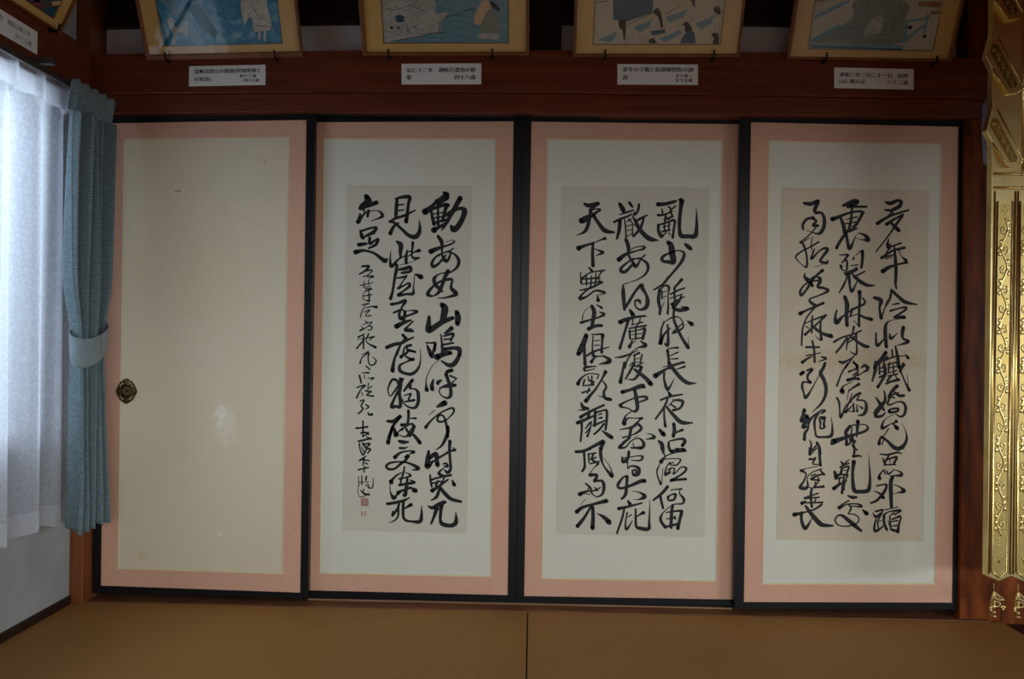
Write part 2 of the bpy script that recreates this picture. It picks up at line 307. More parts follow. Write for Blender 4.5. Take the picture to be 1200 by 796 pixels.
(665, 425, """890 0 24,940 70 26,1000 140 28,1060 180 26,1130 182 10;772 118 36,830 80 24,900 40 16,980 10 18,1030 0 14;850 90 18,850 150 18,870 220 24,890 230 20,940 140 5;960 60 10,1030 35 18;
885 255 14,905 290 26;820 330 16,900 300 18,1010 280 14;880 320 16,850 390 18,775 495 16;850 400 16,850 470 16,860 560 22;880 390 6,930 340 12,980 320 8;910 370 14,950 395 16;930 330 14,1012 340 22,990 400 18,930 420 20;870 390 16,930 460 24,1000 525 30,1100 530 12;
810 592 20,845 632 34;935 540 24,940 600 26,930 648 24;940 620 14,1012 592 20;800 690 16,830 720 30,845 800 16;890 700 16,890 740 22,900 780 14;900 690 12,1000 670 20,1032 690 26,1010 730 24;910 780 26,1035 775 22;
500 0 18,480 100 20,465 172 28;590 0 16,560 60 20,510 145 14;575 0 12,545 30 10;590 60 18,640 100 26,690 140 28,732 188 34;650 40 24,620 110 22,580 150 18,530 145 8;640 30 14,610 40 10;
482 260 28,550 240 22,650 207 34,672 215 24;590 240 22,605 310 28,615 400 26,590 430 20,550 415 10;462 378 24,500 350 16,600 310 14,680 300 20,700 320 18,640 345 14,600 360 8;470 390 18,540 405 10,560 430 10,510 470 14,498 535 34;500 540 24,530 490 14,600 490 10,655 490 20;
640 500 14,570 570 20,550 580 14;460 590 8,540 575 16,610 555 10;560 570 22,545 650 22,530 680 18;610 530 18,650 580 22,590 630 14;485 660 14,560 640 12,640 600 8;458 745 24,500 700 22,550 660 16;460 750 20,510 745 14,560 690 12,620 665 12,660 690 20,670 730 24,640 755 20,590 745 10,575 710 10;580 660 4,620 645 5;700 625 8,740 632 12,762 660 24,690 675 8;
145 0 14,155 25 12;340 5 20,370 0 20;150 70 18,155 40 18,250 35 10;160 75 12,240 55 8;92 188 28,120 140 18,180 100 10,270 105 12,260 140 12;180 120 10,190 160 14;140 190 16,150 150 14;215 120 14,210 200 14;130 205 10,230 195 16;195 160 16,230 175 18,195 200 10;130 265 16,200 245 14;190 225 14,175 270 14;
335 82 26,300 150 16,250 230 18,200 290 22,162 338 30;300 150 10,340 210 18,320 260 20,330 310 24,378 325 24;270 290 5,350 320 20;
120 355 14,140 395 28,180 405 22;90 420 6,150 415 18;115 480 24,200 430 20,320 375 18;88 530 26,160 500 22,230 470 16;195 430 20,180 490 22;125 530 20,125 600 18,115 690 16;195 530 16,160 580 12;200 570 14,160 620 12;210 520 14,200 580 14,175 650 18;245 430 22,240 550 22;250 440 16,320 420 16,345 425 20,345 500 20,335 590 18;270 460 10,300 450 14;270 490 10,300 485 18;230 555 20,330 510 14;320 540 18,280 590 18,235 630 16;305 600 12,360 640 28,388 658 28;
75 785 18,160 770 20,280 710 26,315 698 30,300 740 26,290 800 20"""),
(665, 525, """825 0 20,840 40 14,860 70 12;900 0 14,905 25 12;960 20 30,1025 20 30;950 40 14,870 70 12,822 122 30;830 120 10,850 100 10,960 95 10,995 105 14,960 150 14,900 150 10;820 130 8,790 190 14,790 240 12,820 320 18;840 180 6,825 320 10;900 130 14,870 170 12,860 238 20,890 210 14,910 175 12;900 140 10,930 130 12;
880 190 10,940 180 12,930 230 14,960 210 12,1000 170 12,1045 180 18,1020 220 18,950 265 16,905 288 20,970 280 20,1040 275 20;890 230 14,910 210 10;
880 342 22,830 400 22,755 460 16;815 420 20,825 470 20,840 530 18;910 370 10,1005 360 14;885 430 20,890 460 16,935 455 18,950 410 20,920 410 14,890 425 12;990 370 10,985 400 12,1022 450 22,1010 490 16,930 500 10,850 560 10,820 610 20,825 650 22,860 700 22;
925 505 20,915 580 24,910 700 22;865 570 10,920 560 14,1000 555 20,1000 580 24,985 640 22,970 708 26;870 625 10,945 615 16;860 695 18,970 670 20;945 605 16,950 630 12;
455 0 20,500 0 14;560 0 14,650 0 24;540 35 20,535 80 22,520 130 14;480 80 12,490 122 26,530 95 22;490 90 10,560 80 10,630 70 12,660 80 20,640 110 16,560 110 8;530 110 10,530 180 12,555 160 14,600 165 20,628 185 24,620 230 28,580 235 22,570 200 14;570 200 14,600 195 16,600 215 12;
525 250 22,520 330 22,510 410 24,475 450 16;520 250 18,490 260 16,450 310 22,445 345 20,480 355 20,560 330 22,640 295 28,678 290 28;570 380 4,640 395 14,678 430 30,620 455 10,580 455 4;
530 465 14,550 495 26;450 535 24,520 520 20,655 485 14;500 530 16,480 620 18,435 750 16;525 570 14,510 660 14,520 718 20,570 640 8;530 610 8,560 590 12;600 540 16,600 620 18,605 690 20,640 708 26,712 712 26,718 650 18,722 560 12,722 460 5;590 620 10,630 590 14,668 570 26;
75 35 22,130 30 22,200 10 18;145 40 20,150 110 18,150 170 20,130 205 18;290 0 22,295 80 24,320 160 14,390 248 28;320 90 5,370 160 8,400 240 14;180 55 12,250 45 14;185 60 16,190 130 12;195 100 12,250 85 14;230 50 16,215 100 18,260 130 18;200 140 14,280 120 14;270 140 18,230 180 8,195 230 10;
198 240 24,258 240 22,240 290 24;235 295 18,300 290 20,320 330 24,310 400 20,260 430 12,210 400 10;160 315 14,200 350 18,215 400 14;108 408 30,160 385 18,210 380 14,260 370 14,290 345 10;150 400 10,200 410 8;240 350 12,260 370 20;190 330 10,180 370 12;
82 563 30,130 525 24,230 495 20,342 467 30;115 500 4,160 450 4;215 500 16,150 610 22,88 688 28;220 520 24,225 600 26,220 705 30;260 575 8,320 610 26,366 655 36"""),
],
'third': [
(920, 225, """885 90 18,930 100 28,990 75 22,1020 90 24,1000 130 28,940 160 22;880 160 16,930 165 20,950 190 12;812 278 26,860 245 22,940 205 18,1085 160 16;960 150 16,900 220 12;892 285 24,960 240 18,1035 200 18;1030 215 18,980 280 20,920 370 14,800 525 12;920 260 14,960 300 26,998 338 28;
910 415 10,900 470 22,930 460 10;900 490 18,960 470 14,1020 450 16;925 490 14,890 530 12;848 580 22,940 520 18,1050 490 20;960 480 14,970 600 24,975 700 24,970 800 20;940 570 10,880 590 10;850 580 14,960 550 12;1000 510 12,1020 560 8,1062 602 24;858 698 32,920 660 24,1000 635 16,1070 620 20;
512 120 20,560 100 30,610 77 26,640 90 24,580 125 28;550 130 22,640 130 18,715 130 18;415 240 32,470 220 24,560 185 18,650 170 18,690 180 20;590 120 18,580 240 20,560 340 22;490 230 20,515 300 26,520 350 22;680 190 22,630 280 22,600 310 20;540 240 10,630 220 14;530 280 12,620 265 14;520 350 26,570 340 24,630 320 14;535 360 24,480 440 22,452 493 22;540 380 20,550 440 22,570 498 26,620 390 8,630 370 5;640 360 8,700 380 22,730 422 32,680 420 10,620 405 5;
480 555 10,550 550 16;555 555 18,520 600 16;490 650 22,500 680 14;500 620 14,540 600 14,545 650 18,540 690 14,505 690 10;600 590 18,605 570 10;620 560 6,660 520 10;680 522 24,680 590 22,670 665 20;580 650 10,640 640 12;520 715 14,600 690 20,630 665 14;540 730 22,600 700 20,640 680 14;700 700 14,620 740 16;560 720 20,570 800 18;590 720 14,640 770 24,670 800 24;
170 100 22,230 105 28,290 77 22,280 110 26,260 160 26,270 185 20;270 185 22,320 185 20,345 240 24,340 310 26,310 360 24,270 365 14,190 335 5;250 225 20,190 240 20,155 290 20,160 330 16;240 235 18,275 255 18,245 295 20,290 295 20;280 290 14,250 340 12,200 390 12,130 445 14;
135 445 18,160 460 18,190 560 16,190 658 18,150 640 8,100 590 12,100 560 16,150 520 14,220 485 14,295 440 16;245 390 6,230 460 12,240 520 8;160 440 10,220 400 8;260 500 10,230 590 20,300 520 14,350 495 20,372 510 24,330 570 20,310 610 20,360 625 22,375 610 18;260 660 4,330 640 6;
175 715 12,170 750 18,200 780 24;330 690 24,280 730 18,240 770 24;180 775 14,270 750 10,310 760 20,310 800 18;200 780 24,225 800 24"""),
(920, 325, """970 0 20,970 50 18,978 100 16;785 180 22,842 205 32,830 270 18,845 358 26;850 350 14,890 230 10,900 200 8;935 112 20,1000 175 24,1060 220 26,1160 240 12;935 120 18,920 190 18,880 265 12;940 240 10,1000 230 16;925 295 18,1000 275 14,1055 265 20,1060 285 18,970 345 18;965 352 22,1048 352 26;
1000 370 4,930 380 8,890 410 20,880 470 26,885 560 26,890 612 24;800 490 14,800 560 18,815 600 24,870 540 10;920 500 14,930 540 22,990 490 6;1040 442 26,1030 500 24,1040 540 18,1083 565 24,1040 585 18,980 600 6;
885 662 26,850 720 32,800 770 30,790 800 26;900 700 16,870 740 14;970 605 14,985 680 22,1005 800 24;880 730 14,960 700 14,1060 690 8;1060 680 12,1080 708 24;940 640 14,945 700 14;900 770 12,1000 740 14;1050 770 16,1030 800 14;870 760 14,860 800 14;920 750 12,910 800 12;
545 0 14,510 80 18,475 135 12;560 0 18,570 80 18,590 123 22,640 20 8;600 0 12,660 35 24,720 70 24,790 72 10;
525 172 24,545 240 32,540 330 28,545 422 26;455 290 14,442 350 20,452 400 32,500 350 20,530 330 10;655 128 28,655 220 20,650 320 20,650 430 20;680 180 12,700 230 18,600 280 18,520 330 10;590 280 20,575 340 16;650 320 10,560 350 10;655 330 18,700 355 20,758 370 26;600 380 6,650 430 10;
605 435 18,590 500 14,550 560 16,540 640 10;430 570 18,500 530 16,600 500 14,670 470 14;545 530 16,500 600 18,450 660 16;640 480 14,600 540 14,550 580 10;625 500 16,630 590 14,625 678 18,570 650 6;590 530 20,640 570 20,700 605 26,732 610 20;
475 740 16,510 750 22,570 720 12,610 690 6;610 690 10,570 740 14,530 800 14;600 730 8,640 800 18;670 795 12,700 770 16,730 795 22;
185 0 16,215 40 26,240 75 22;250 0 20,220 60 22,180 120 18,142 158 22,135 120 18,180 60 14,270 30 14,300 40 20,290 85 22,340 95 20,378 120 22,300 160 14,220 190 14,225 220 22,270 250 22;300 0 20,305 50 16;
132 320 28,180 295 18,250 265 20,338 227 20;270 260 14,200 340 14,160 430 14,150 500 16,145 600 14;170 410 8,260 370 14,360 335 18;240 340 14,235 420 18,235 490 14;350 345 18,270 420 16,175 505 20;320 350 10,310 450 18,320 548 20;240 430 20,320 490 22,406 518 30;210 450 10,180 430 10;260 510 4,310 555 12;
240 560 16,255 640 18,260 745 18;185 615 18,300 615 16;190 690 14,310 665 10;152 748 24,190 720 18,240 695 12;320 700 14,360 715 18,290 745 6;350 755 18,330 800 18"""),
(920, 425, """800 0 28,790 80 24,765 165 14;830 20 14,830 100 16;820 60 10,880 30 14;870 10 20,880 90 24,850 160 20,815 215 22;830 130 16,890 100 18;840 80 12,880 75 12;910 10 14,910 90 14;900 50 10,1000 30 14;920 90 10,980 70 14;950 20 12,955 100 14;905 120 14,990 100 14;890 185 18,940 165 18,1000 150 22;985 0 22,1010 60 16,1050 160 14,1092 243 24;1040 10 20,1010 80 20;1075 110 4,1085 230 8;940 110 14,900 160 18;970 110 12,985 150 12;
800 310 14,840 370 24,870 420 16;870 250 12,880 330 22,840 400 20,800 450 24,800 475 22,850 470 20,880 440 12;800 470 16,790 440 22,830 380 16,880 330 14;985 207 26,940 250 22,910 300 18;910 310 14,950 280 16,1000 265 10;950 250 14,1000 290 22,1045 290 20;930 290 16,900 360 18,930 370 14,980 345 10;920 300 12,960 310 14;920 375 12,990 345 12,1040 355 18,1060 400 22,1045 460 20,1010 475 16,970 450 8;915 430 24,930 410 16,990 405 20,985 430 18,920 440 18;
960 455 5,890 490 8,860 530 16,855 578 24,920 545 8;900 550 6,960 530 14,978 517 24;950 540 12,985 578 30;910 580 12,870 640 10,840 660 16,825 715 24;850 655 20,900 690 20,950 740 26,1000 757 30,1050 720 24,1070 660 18,1055 590 8,1030 540 4;850 720 12,870 670 10;
550 10 14,500 90 14,455 205 16;600 0 16,635 30 20,610 60 12,560 80 18;560 80 14,620 60 14,640 80 16,600 110 14;550 155 24,610 140 22,650 145 20;645 100 14,590 140 12;680 40 10,710 30 20,725 60 22,680 90 12,640 120 10;
590 170 8,510 210 14,502 256 36;650 190 22,600 220 16,560 250 12;560 240 10,545 330 6;455 310 16,475 350 18,480 420 14,490 483 20,530 390 14,580 340 16;590 270 10,545 400 12,530 440 18,590 380 10;560 350 12,620 290 20,660 270 20;640 330 14,700 340 16,715 400 24,690 455 22,640 465 10;600 360 14,605 430 18;560 430 8,600 430 10;630 370 10,635 430 18;650 380 8,678 402 18;650 290 12,630 330 14;
640 517 28,635 580 22,630 650 14;560 570 14,600 550 12,700 545 10,728 575 18,700 605 20,620 630 20,530 660 24,425 695 40;570 560 22,535 610 26,540 650 20;590 570 12,580 630 14;412 713 24,450 690 30;550 650 28,600 640 22;540 680 20,540 722 24;560 720 14,600 680 20,600 740 16;570 680 18,595 660 16;620 690 14,590 730 14;600 750 14,632 768 16;615 740 12,612 800 12;
355 0 14,345 40 18,312 90 28,340 150 26,360 220 26,350 300 22,310 370 18,235 440 6;138 103 24,160 85 26;190 70 14,238 60 22,200 110 20,200 150 18,222 173 24;215 180 14,160 170 14,150 210 20,165 270 16,182 308 24,230 240 14,290 130 8,330 60 6;160 180 14,145 220 10,165 280 8;
170 417 26,155 470 22,142 513 24,190 500 34,213 490 20;190 470 30,180 520 30,160 568 28,200 560 12;210 490 16,200 580 18,175 620 22,170 678 22;330 415 14,240 480 18,210 540 10;350 422 20,320 450 14;300 440 14,260 510 20,265 600 16,280 650 18,350 655 18,408 640 24,415 560 14,405 480 5;310 480 16,352 485 20,320 500 14;300 490 14,310 530 18;350 500 14,340 540 20,345 570 18,310 580 14,310 545 14;
215 680 8,230 720 16,225 800 16;280 705 20,305 750 18,310 800 18;240 770 14,290 710 14;945 800 12,990 790 16,1020 800 12"""),
(920, 525, """945 0 18,990 8 26,1040 0 18;835 55 12,900 60 16,985 40 16;920 60 14,880 120 18,880 150 18;880 110 14,980 80 18,960 130 18;920 110 8,925 130 8;860 90 12,870 130 14;870 150 12,970 145 14;830 268 28,830 240 18,870 190 10;870 200 12,880 230 14;890 200 12,910 230 16,960 190 8;950 190 4,1010 210 14,1022 240 24,960 245 12,920 245 8;
805 335 14,860 325 14,893 327 18,870 390 22,810 460 20,755 485 16;780 380 8,830 400 16,863 438 24;945 257 24,930 300 28,930 400 28,935 520 22;960 325 10,1010 345 12,1046 380 28,990 395 10,950 405 4;
795 560 16,850 545 16;770 570 8,800 608 22,840 570 10;860 545 16,840 600 12;800 630 14,785 690 18,795 733 22,850 700 14,880 660 10;840 590 14,815 650 14,820 710 12;820 650 8,850 640 8;870 590 20,870 660 20,895 720 20;880 580 14,920 560 12,1000 550 20,1012 557 16,960 590 12;880 545 10,990 520 10;920 600 14,930 720 14;905 640 10,920 690 10;1020 610 14,1000 680 18,990 738 24;940 630 14,1010 600 18;930 650 10,990 640 14;940 690 10,990 680 14;940 720 20,990 735 20;960 570 14,930 590 12;
610 0 18,605 40 14,600 75 16;600 75 22,640 70 18,670 75 12;490 120 12,510 145 20;560 105 10,520 140 14,480 175 10;560 135 14,490 165 14;500 180 18,490 230 22;510 175 14,560 165 16,540 230 16;510 200 8,550 195 8;435 210 20,450 258 28;460 240 22,500 235 14,550 240 18;440 275 14,500 260 14;428 358 28,480 320 20,540 290 12;520 240 14,510 310 18,500 398 20;545 250 14,520 330 14,520 370 12;480 260 14,475 310 14;
605 122 30,595 200 22,595 290 24,610 375 30,660 385 26,728 375 30,745 310 22,745 220 16,740 140 10,735 60 3;
550 420 12,590 435 24,630 435 16;475 528 26,500 500 14,560 465 14;490 525 18,550 495 12,640 495 14,672 515 20,620 515 12,570 510 8;560 500 14,580 530 16,555 580 12;555 580 10,620 590 12,650 630 12,620 670 12,540 690 12,470 680 12,440 640 14,460 600 14,500 595 20,560 640 28,620 690 28,670 730 18;680 545 12,716 577 32;
215 0 14,215 60 18,240 40 12,280 0 12;300 0 22,305 80 20,310 153 22;215 100 18,250 100 16;265 90 18,245 140 14,290 145 10;290 160 8,200 180 8;140 200 22,185 230 14,160 300 16,130 348 22,180 360 20,200 330 18,195 270 10,230 220 10,320 185 12;140 200 16,190 180 8;230 245 12,270 230 12;230 275 20,280 245 16,340 230 16;310 200 14,345 235 18;290 260 14,295 290 12,255 345 16;240 280 14,300 285 16;250 350 14,338 340 20;265 300 12,270 340 12;150 340 8,230 350 8;
235 360 18,225 430 20,235 520 18;290 400 14,170 440 14;170 445 14,300 435 14;148 488 26,180 470 14;160 485 12,330 480 16;320 500 18,260 540 16,180 565 14,80 588 30;270 450 12,255 480 12;180 510 18,230 580 28,300 660 34,340 680 28,420 685 16;145 570 22,145 640 22,180 708 26,240 610 6"""),
],
}

M = {}
M['beam'] = wood('beam_wood', S(82, 37, 20), S(124, 58, 32), (1.2, 30, 26), .42, .4)
M['dark'] = wood('dark_wood', S(30, 19, 14), S(50, 30, 20), (2, 26, 26), .5, .35)
M['board'] = wood('ceiling_board_wood', S(156, 92, 44), S(184, 116, 60), (1.5, 14, 14), .6, .3)
M['post'] = wood('post_wood', S(98, 52, 26), S(136, 76, 40), (26, 26, 1.6), .4, .45)
def figured():
    n = N('figured_post_wood'); v = n.mapped((9, 9, 1.7))
    a = n.noise(v, 1.5, 5, .55, 2.2)
    wv = n.add('ShaderNodeTexWave', wave_type='BANDS', bands_direction='X'); wv.inputs['Scale'].default_value = .55
    wv.inputs['Distortion'].default_value = 9; wv.inputs['Detail'].default_value = 3
    n.link(v, wv.inputs['Vector'])
    f = n.math('ADD', n.math('MULTIPLY', a, .82), n.math('MULTIPLY', wv.outputs['Fac'], .18))
    n.col(n.ramp(f, [(.30, S(64, 27, 9)), (.5, S(112, 54, 19)), (.72, S(140, 72, 28))])); n.set(.45, 0, .15)
    return n.m
M['figured'] = figured()
M['sill'] = wood('sill_wood', S(80, 46, 26), S(142, 94, 62), (3.5, 40, 40), .6, .3)
M['sill_edge'] = wood('pale_sill_highlight', S(112, 82, 56), S(158, 124, 94), (3, 40, 40), .6, .3)  # pale strip, a highlight along the sill put into the colour
M['lacquer'] = plain('black_lacquer', (.006, .006, .008), .36, 0, .35)
M['plaster'] = paper('white_plaster', S(240, 245, 250), .97, .9, 300, 3)
def wallplaster():
    n = N('lower_wall_plaster'); o = n.tc.outputs['Object']
    a = n.noise(o, 5, 5)
    n.col(n.ramp(a, [(.3, S(146, 148, 150)), (.7, S(164, 166, 167))])); n.set(.9, 0, .2); n.bump(n.noise(o, 120, 3), .1, .001)
    return n.m
M['wall'] = wallplaster()
def tatami():
    n = N('woven_rush'); o = n.tc.outputs['Object']
    w1 = n.add('ShaderNodeTexWave', wave_type='BANDS', bands_direction='Y'); w1.inputs['Scale'].default_value = 62; w1.inputs['Distortion'].default_value = .6
    w2 = n.add('ShaderNodeTexWave', wave_type='BANDS', bands_direction='X'); w2.inputs['Scale'].default_value = 24; w2.inputs['Distortion'].default_value = .4
    n.link(o, w1.inputs['Vector']); n.link(o, w2.inputs['Vector'])
    big = n.noise(o, 1.6, 4); fib = n.noise(n.mapped((6, 260, 1)), 1.5, 3)
    c = n.ramp(big, [(.3, S(156, 108, 52)), (.7, S(174, 124, 62))])
    c = n.mix(n.math('MULTIPLY', w1.outputs['Fac'], .22), c, S(112, 78, 38))
    c = n.mix(n.math('MULTIPLY', w2.outputs['Fac'], .12), c, S(112, 80, 44))
    c = n.mix(n.math('MULTIPLY', fib, .25), c, S(196, 156, 98))
    n.col(c); n.set(.62, 0, .35)
    n.bump(n.math('MULTIPLY', w1.outputs['Fac'], w2.outputs['Fac']), .25, .001)
    return n.m
M['tatami'] = tatami()
def brocade():
    n = N('pink_brocade'); o = n.tc.outputs['Object']
    v = n.add('ShaderNodeTexVoronoi'); v.inputs['Scale'].default_value = 95; n.link(o, v.inputs['Vector'])
    a = n.noise(o, 4, 3); b = n.noise(o, 260, 2)
    c = n.ramp(a, [(.3, S(214, 165, 139)), (.7, S(222, 175, 150))])
    c = n.mix(n.math('MULTIPLY', v.outputs['Distance'], .32), c, S(238, 198, 172))
    c = n.mix(n.math('MULTIPLY', b, .25), c, S(190, 132, 102))
    n.col(c); n.set(.6, 0, .3); n.bump(v.outputs['Distance'], .12, .0006)
    return n.m
M['brocade'] = brocade()
M['gap_pink'] = M['brocade']
cream = S(232, 224, 200)
M['cream_plain'] = paper('cream_silk_paper', S(226, 214, 186), .95, .8, 500, 2.5,
    spots=[(.085, .62, .05, .085, S(240, 232, 212), .5), (.068, .65, .022, .04, S(246, 242, 232), .55), (.07, .21, .012, .012, S(240, 230, 210), .8),
           (-.1, 1.49, .02, .004, S(150, 130, 100), .8), (.22, 1.6, .004, .006, S(150, 130, 100), .7), (-.22, .12, .02, .02, S(206, 192, 160), .6), (.03, 1.2, .2, .3, S(220, 204, 170), .5)])
M['cream'] = paper('pale_mounting_paper', S(226, 224, 209), .96, .8, 500, 2.5)
M['sheet'] = paper('calligraphy_paper', S(214, 209, 193), .95, .85, 420, 3)
M['sheet_tan'] = paper('tan_calligraphy_paper', S(216, 204, 180), .95, .85, 420, 3, spots=[(0, .66, .35, .05, S(200, 178, 142), .5)])
M['edging'] = paper('straw_edging', S(236, 222, 178), .8, .7, 600, 200)
M['ink'] = plain('brush_ink', S(24, 24, 27), .55, 0, .3)
M['seal'] = paper('red_seal_ink', S(176, 96, 82), .8, .8, 900, 300)
M['seal_pale'] = paper('pale_seal_ink', S(192, 146, 132), .85, .8, 900, 300)
M['bronze'] = N('dark_bronze'); _n = M['bronze']; _n.col(_n.ramp(_n.noise(_n.tc.outputs['Object'], 180, 3), [(.35, S(74, 58, 34)), (.7, S(140, 116, 74))])); _n.set(.38, .9); M['bronze'] = _n.m
M['bronze_dark'] = plain('blackened_bronze', S(36, 28, 18), .45, .7)
M['card'] = plain('white_card', S(236, 236, 232), .8)
M['print_ink'] = plain('printed_black', S(26, 26, 28), .7)
M['mat'] = paper('ochre_mat_board', S(224, 184, 112), .95, .85, 300, 4)
M['pframe'] = wood('picture_frame_wood', S(108, 62, 28), S(140, 84, 42), (12, 12, 12), .4, .4)
M['iron'] = plain('black_iron', (.012, .012, .013), .5, .6)
M['rail'] = plain('brown_curtain_rail', S(58, 50, 46), .4)
M['glass'] = N('picture_glass'); _n = M['glass']
_tr = _n.add('ShaderNodeBsdfTransparent'); _gl = _n.add('ShaderNodeBsdfGlossy'); _gl.inputs['Roughness'].default_value = .03
_mx = _n.add('ShaderNodeMixShader'); _mx.inputs[0].default_value = .035
_n.link(_tr.outputs[0], _mx.inputs[1]); _n.link(_gl.outputs[0], _mx.inputs[2]); _n.link(_mx.outputs[0], _n.out.inputs[0]); M['glass'] = _n.m

# ================================================================== SETTING
XL = W(81.5, 650, -.06).x                    # face of the left wall
ZB = W(620, 60, -.05).z                      # top of the lintel beam
CEIL = 2.95
bm = new_bm()                                # rush mats, a seam between them
seam0, seam1 = WZ(619.5, 717.5), WZ(615, 796)
sx = (seam0.x + seam1.x) / 2
yE = WZ(617, 717).y                          # far edge of the matting
xR = WZ(1171, 727).x
prism(bm, [Vector((XL - .02, -5.4, 0)), Vector((sx - .0022, -5.4, 0)), Vector((sx - .0022, yE, 0)), Vector((XL - .02, yE, 0))], Vector((0, 0, -.05)))
prism(bm, [Vector((sx + .0022, -5.4, 0)), Vector((xR, -5.4, 0)), Vector((xR, yE, 0)), Vector((sx + .0022, yE, 0))], Vector((0, 0, -.05)))
struct('floor', bm, M['tatami'], bevel=.002)
bm = new_bm(); box(bm, xR + .001, 4.2, -5.4, .4, -.08, -.012); struct('floor_altar_side', bm, M['dark'])
bm = new_bm(); box(bm, XL - .3, 4.2, -5.4, .4, -.14, -.055)
struct('floor_underlay', bm, M['dark'])
bm = new_bm(); box(bm, XL - .2, 4.2, -5.4, .3, CEIL, CEIL + .05); struct('ceiling', bm, M['board'])
# left wall with the window opening
WY0, WY1, WZ0, WZ1 = -1.3, -.30, .66, 1.84
bm = new_bm()
def wallbox(y0, y1, z0, z1): box(bm, XL - .10, XL, y0, y1, z0, z1)
wallbox(-5.4, .10, -.05, WZ0); wallbox(-5.4, .10, WZ1, CEIL); wallbox(WY1, .10, WZ0, WZ1); wallbox(-5.4, WY0, WZ0, WZ1)
struct('wall_left', bm, M['wall'])
bm = new_bm()                                # right wall: unseen opening added to let the side fill lamp in
box(bm, 4.1, 4.2, -1.9, .4, -.05, CEIL); box(bm, 4.1, 4.2, -5.4, -4.9, -.05, CEIL); box(bm, 4.1, 4.2, -4.9, -1.9, 1.36, CEIL)
struct('wall_right', bm, M['board'])
bm = new_bm()                                # rear wall: posts and a lintel, the veranda side is open
box(bm, XL - .1, -.5, -5.5, -5.4, -.05, CEIL); box(bm, 3.7, 4.2, -5.5, -5.4, -.05, CEIL); box(bm, -.5, 3.7, -5.5, -5.4, 1.48, CEIL)
struct('wall_rear', bm, M['board'])
bm = new_bm(); box(bm, XL - .1, 4.2, .10, .16, -.05, CEIL); struct('wall_back', bm, M['dark'])
# window: wooden frame, one mullion, panes
wf = new_bm()
for y in (WY0 + .02, -.80, WY1 - .02): box(wf, XL - .085, XL - .045, y - .025, y + .025, WZ0, WZ1)
for z in (WZ0 + .02, WZ1 - .02): box(wf, XL - .085, XL - .045, WY0, WY1, z - .025, z + .025)
wo = struct('window_1', wf, M['lacquer'])
g = N('window_glass'); gt = g.add('ShaderNodeBsdfTransparent'); gg = g.add('ShaderNodeBsdfGlossy'); gg.inputs['Roughness'].default_value = .02
gm = g.add('ShaderNodeMixShader'); gm.inputs[0].default_value = .06
g.link(gt.outputs[0], gm.inputs[1]); g.link(gg.outputs[0], gm.inputs[2]); g.link(gm.outputs[0], g.out.inputs[0])
for y0, y1 in ((WY0 + .045, -.825), (-.775, WY1 - .045)):
    bm = new_bm(); box(bm, XL - .068, XL - .064, y0, y1, WZ0 + .045, WZ1 - .045); obj('window_pane', bm, g.m, wo)
bm = new_bm(); box(bm, XL - .10, XL + .012, WY0 - .03, WY1 + .03, WZ0 - .03, WZ0 - .001); obj('window_sill', bm, M['post'], wo)
# outside: ground and a neighbouring pale wall with dark eaves
bm = new_bm(); box(bm, -9, XL - .12, -7, 6, -.45, -.40); struct('ground_outside', bm, plain('gravel_ground', S(150, 150, 146), .9))
bm = new_bm(); box(bm, -5.2, -5.0, -6, 7, -.4, 2.1); struct('wall_outside', bm, plain('neighbour_wall', S(150, 158, 168), .9))
bm = new_bm(); prism(bm, [Vector((-4.5, -6, 2.02)), Vector((-4.5, -6, 2.1)), Vector((-6.5, -6, 2.5)), Vector((-6.5, -6, 2.42))], Vector((0, 13, 0)))
struct('roof_outside', bm, plain('slate_roof', S(70, 74, 80), .7))

bm = new_bm(); box(bm, -8.8, 9, -12, -5.56, -.45, -.40); box(bm, 4.25, 9, -5.5, 3, -.45, -.40); struct('ground_garden', bm, plain('garden_earth', S(126, 106, 80), .9))
# baseboard along the left wall
bm = new_bm()
xb = WZ(46, 729).x
zt = WX(40, 720.5, XL + .001).z
box(bm, XL - .01, xb, -5.4, -.055, -.02, zt); struct('baseboard_left', bm, M['dark'], bevel=.003)
# left corner post
bm = new_bm(); x1 = W(97, 650, -.06).x
box(bm, XL - .01, x1, -.06, .06, -.02, 2.9); struct('trim_1', bm, M['post'], bevel=.003)
# right post: broad figured timber
bm = new_bm()
a, b = W(1132, 148, -.02), W(1124.5, 716, -.02)
box(bm, (a.x + b.x) / 2, 2.35, -.02, .09, -.05, 2.9); struct('trim_2', bm, M['figured'], bevel=.006)
# lintel: upper beam and grooved lower rail
def poly(pts, Y): return [W(x, y, Y) for x, y in pts]
bm = new_bm()
strip(bm, poly([(60, 64.5), (250, 61), (390, 59), (640, 58.5), (900, 61), (1157, 68)], -.05), poly([(60, 111), (250, 109), (390, 107.8), (640, 108.5), (900, 112), (1157, 116)], -.05), Vector((0, .11, 0)))
struct('trim_3', bm, M['beam'], bevel=.003)
bm = new_bm()
strip(bm, poly([(60, 112.2), (250, 110.2), (390, 109), (640, 109.7), (900, 113.2), (1150, 117)], -.038), poly([(60, 134), (250, 132), (390, 131), (620, 132.6), (860, 135), (1150, 138)], -.038), Vector((0, .10, 0)))
struct('trim_4', bm, M['beam'], bevel=.003)
# dark track groove behind the lower rail
bm = new_bm(); a, b = W(100, 138, .0), W(1140, 138, .0)
box(bm, a.x, b.x, -.012, .08, W(620, 136.5).z, W(620, 126).z); struct('trim_5', bm, M['lacquer'])
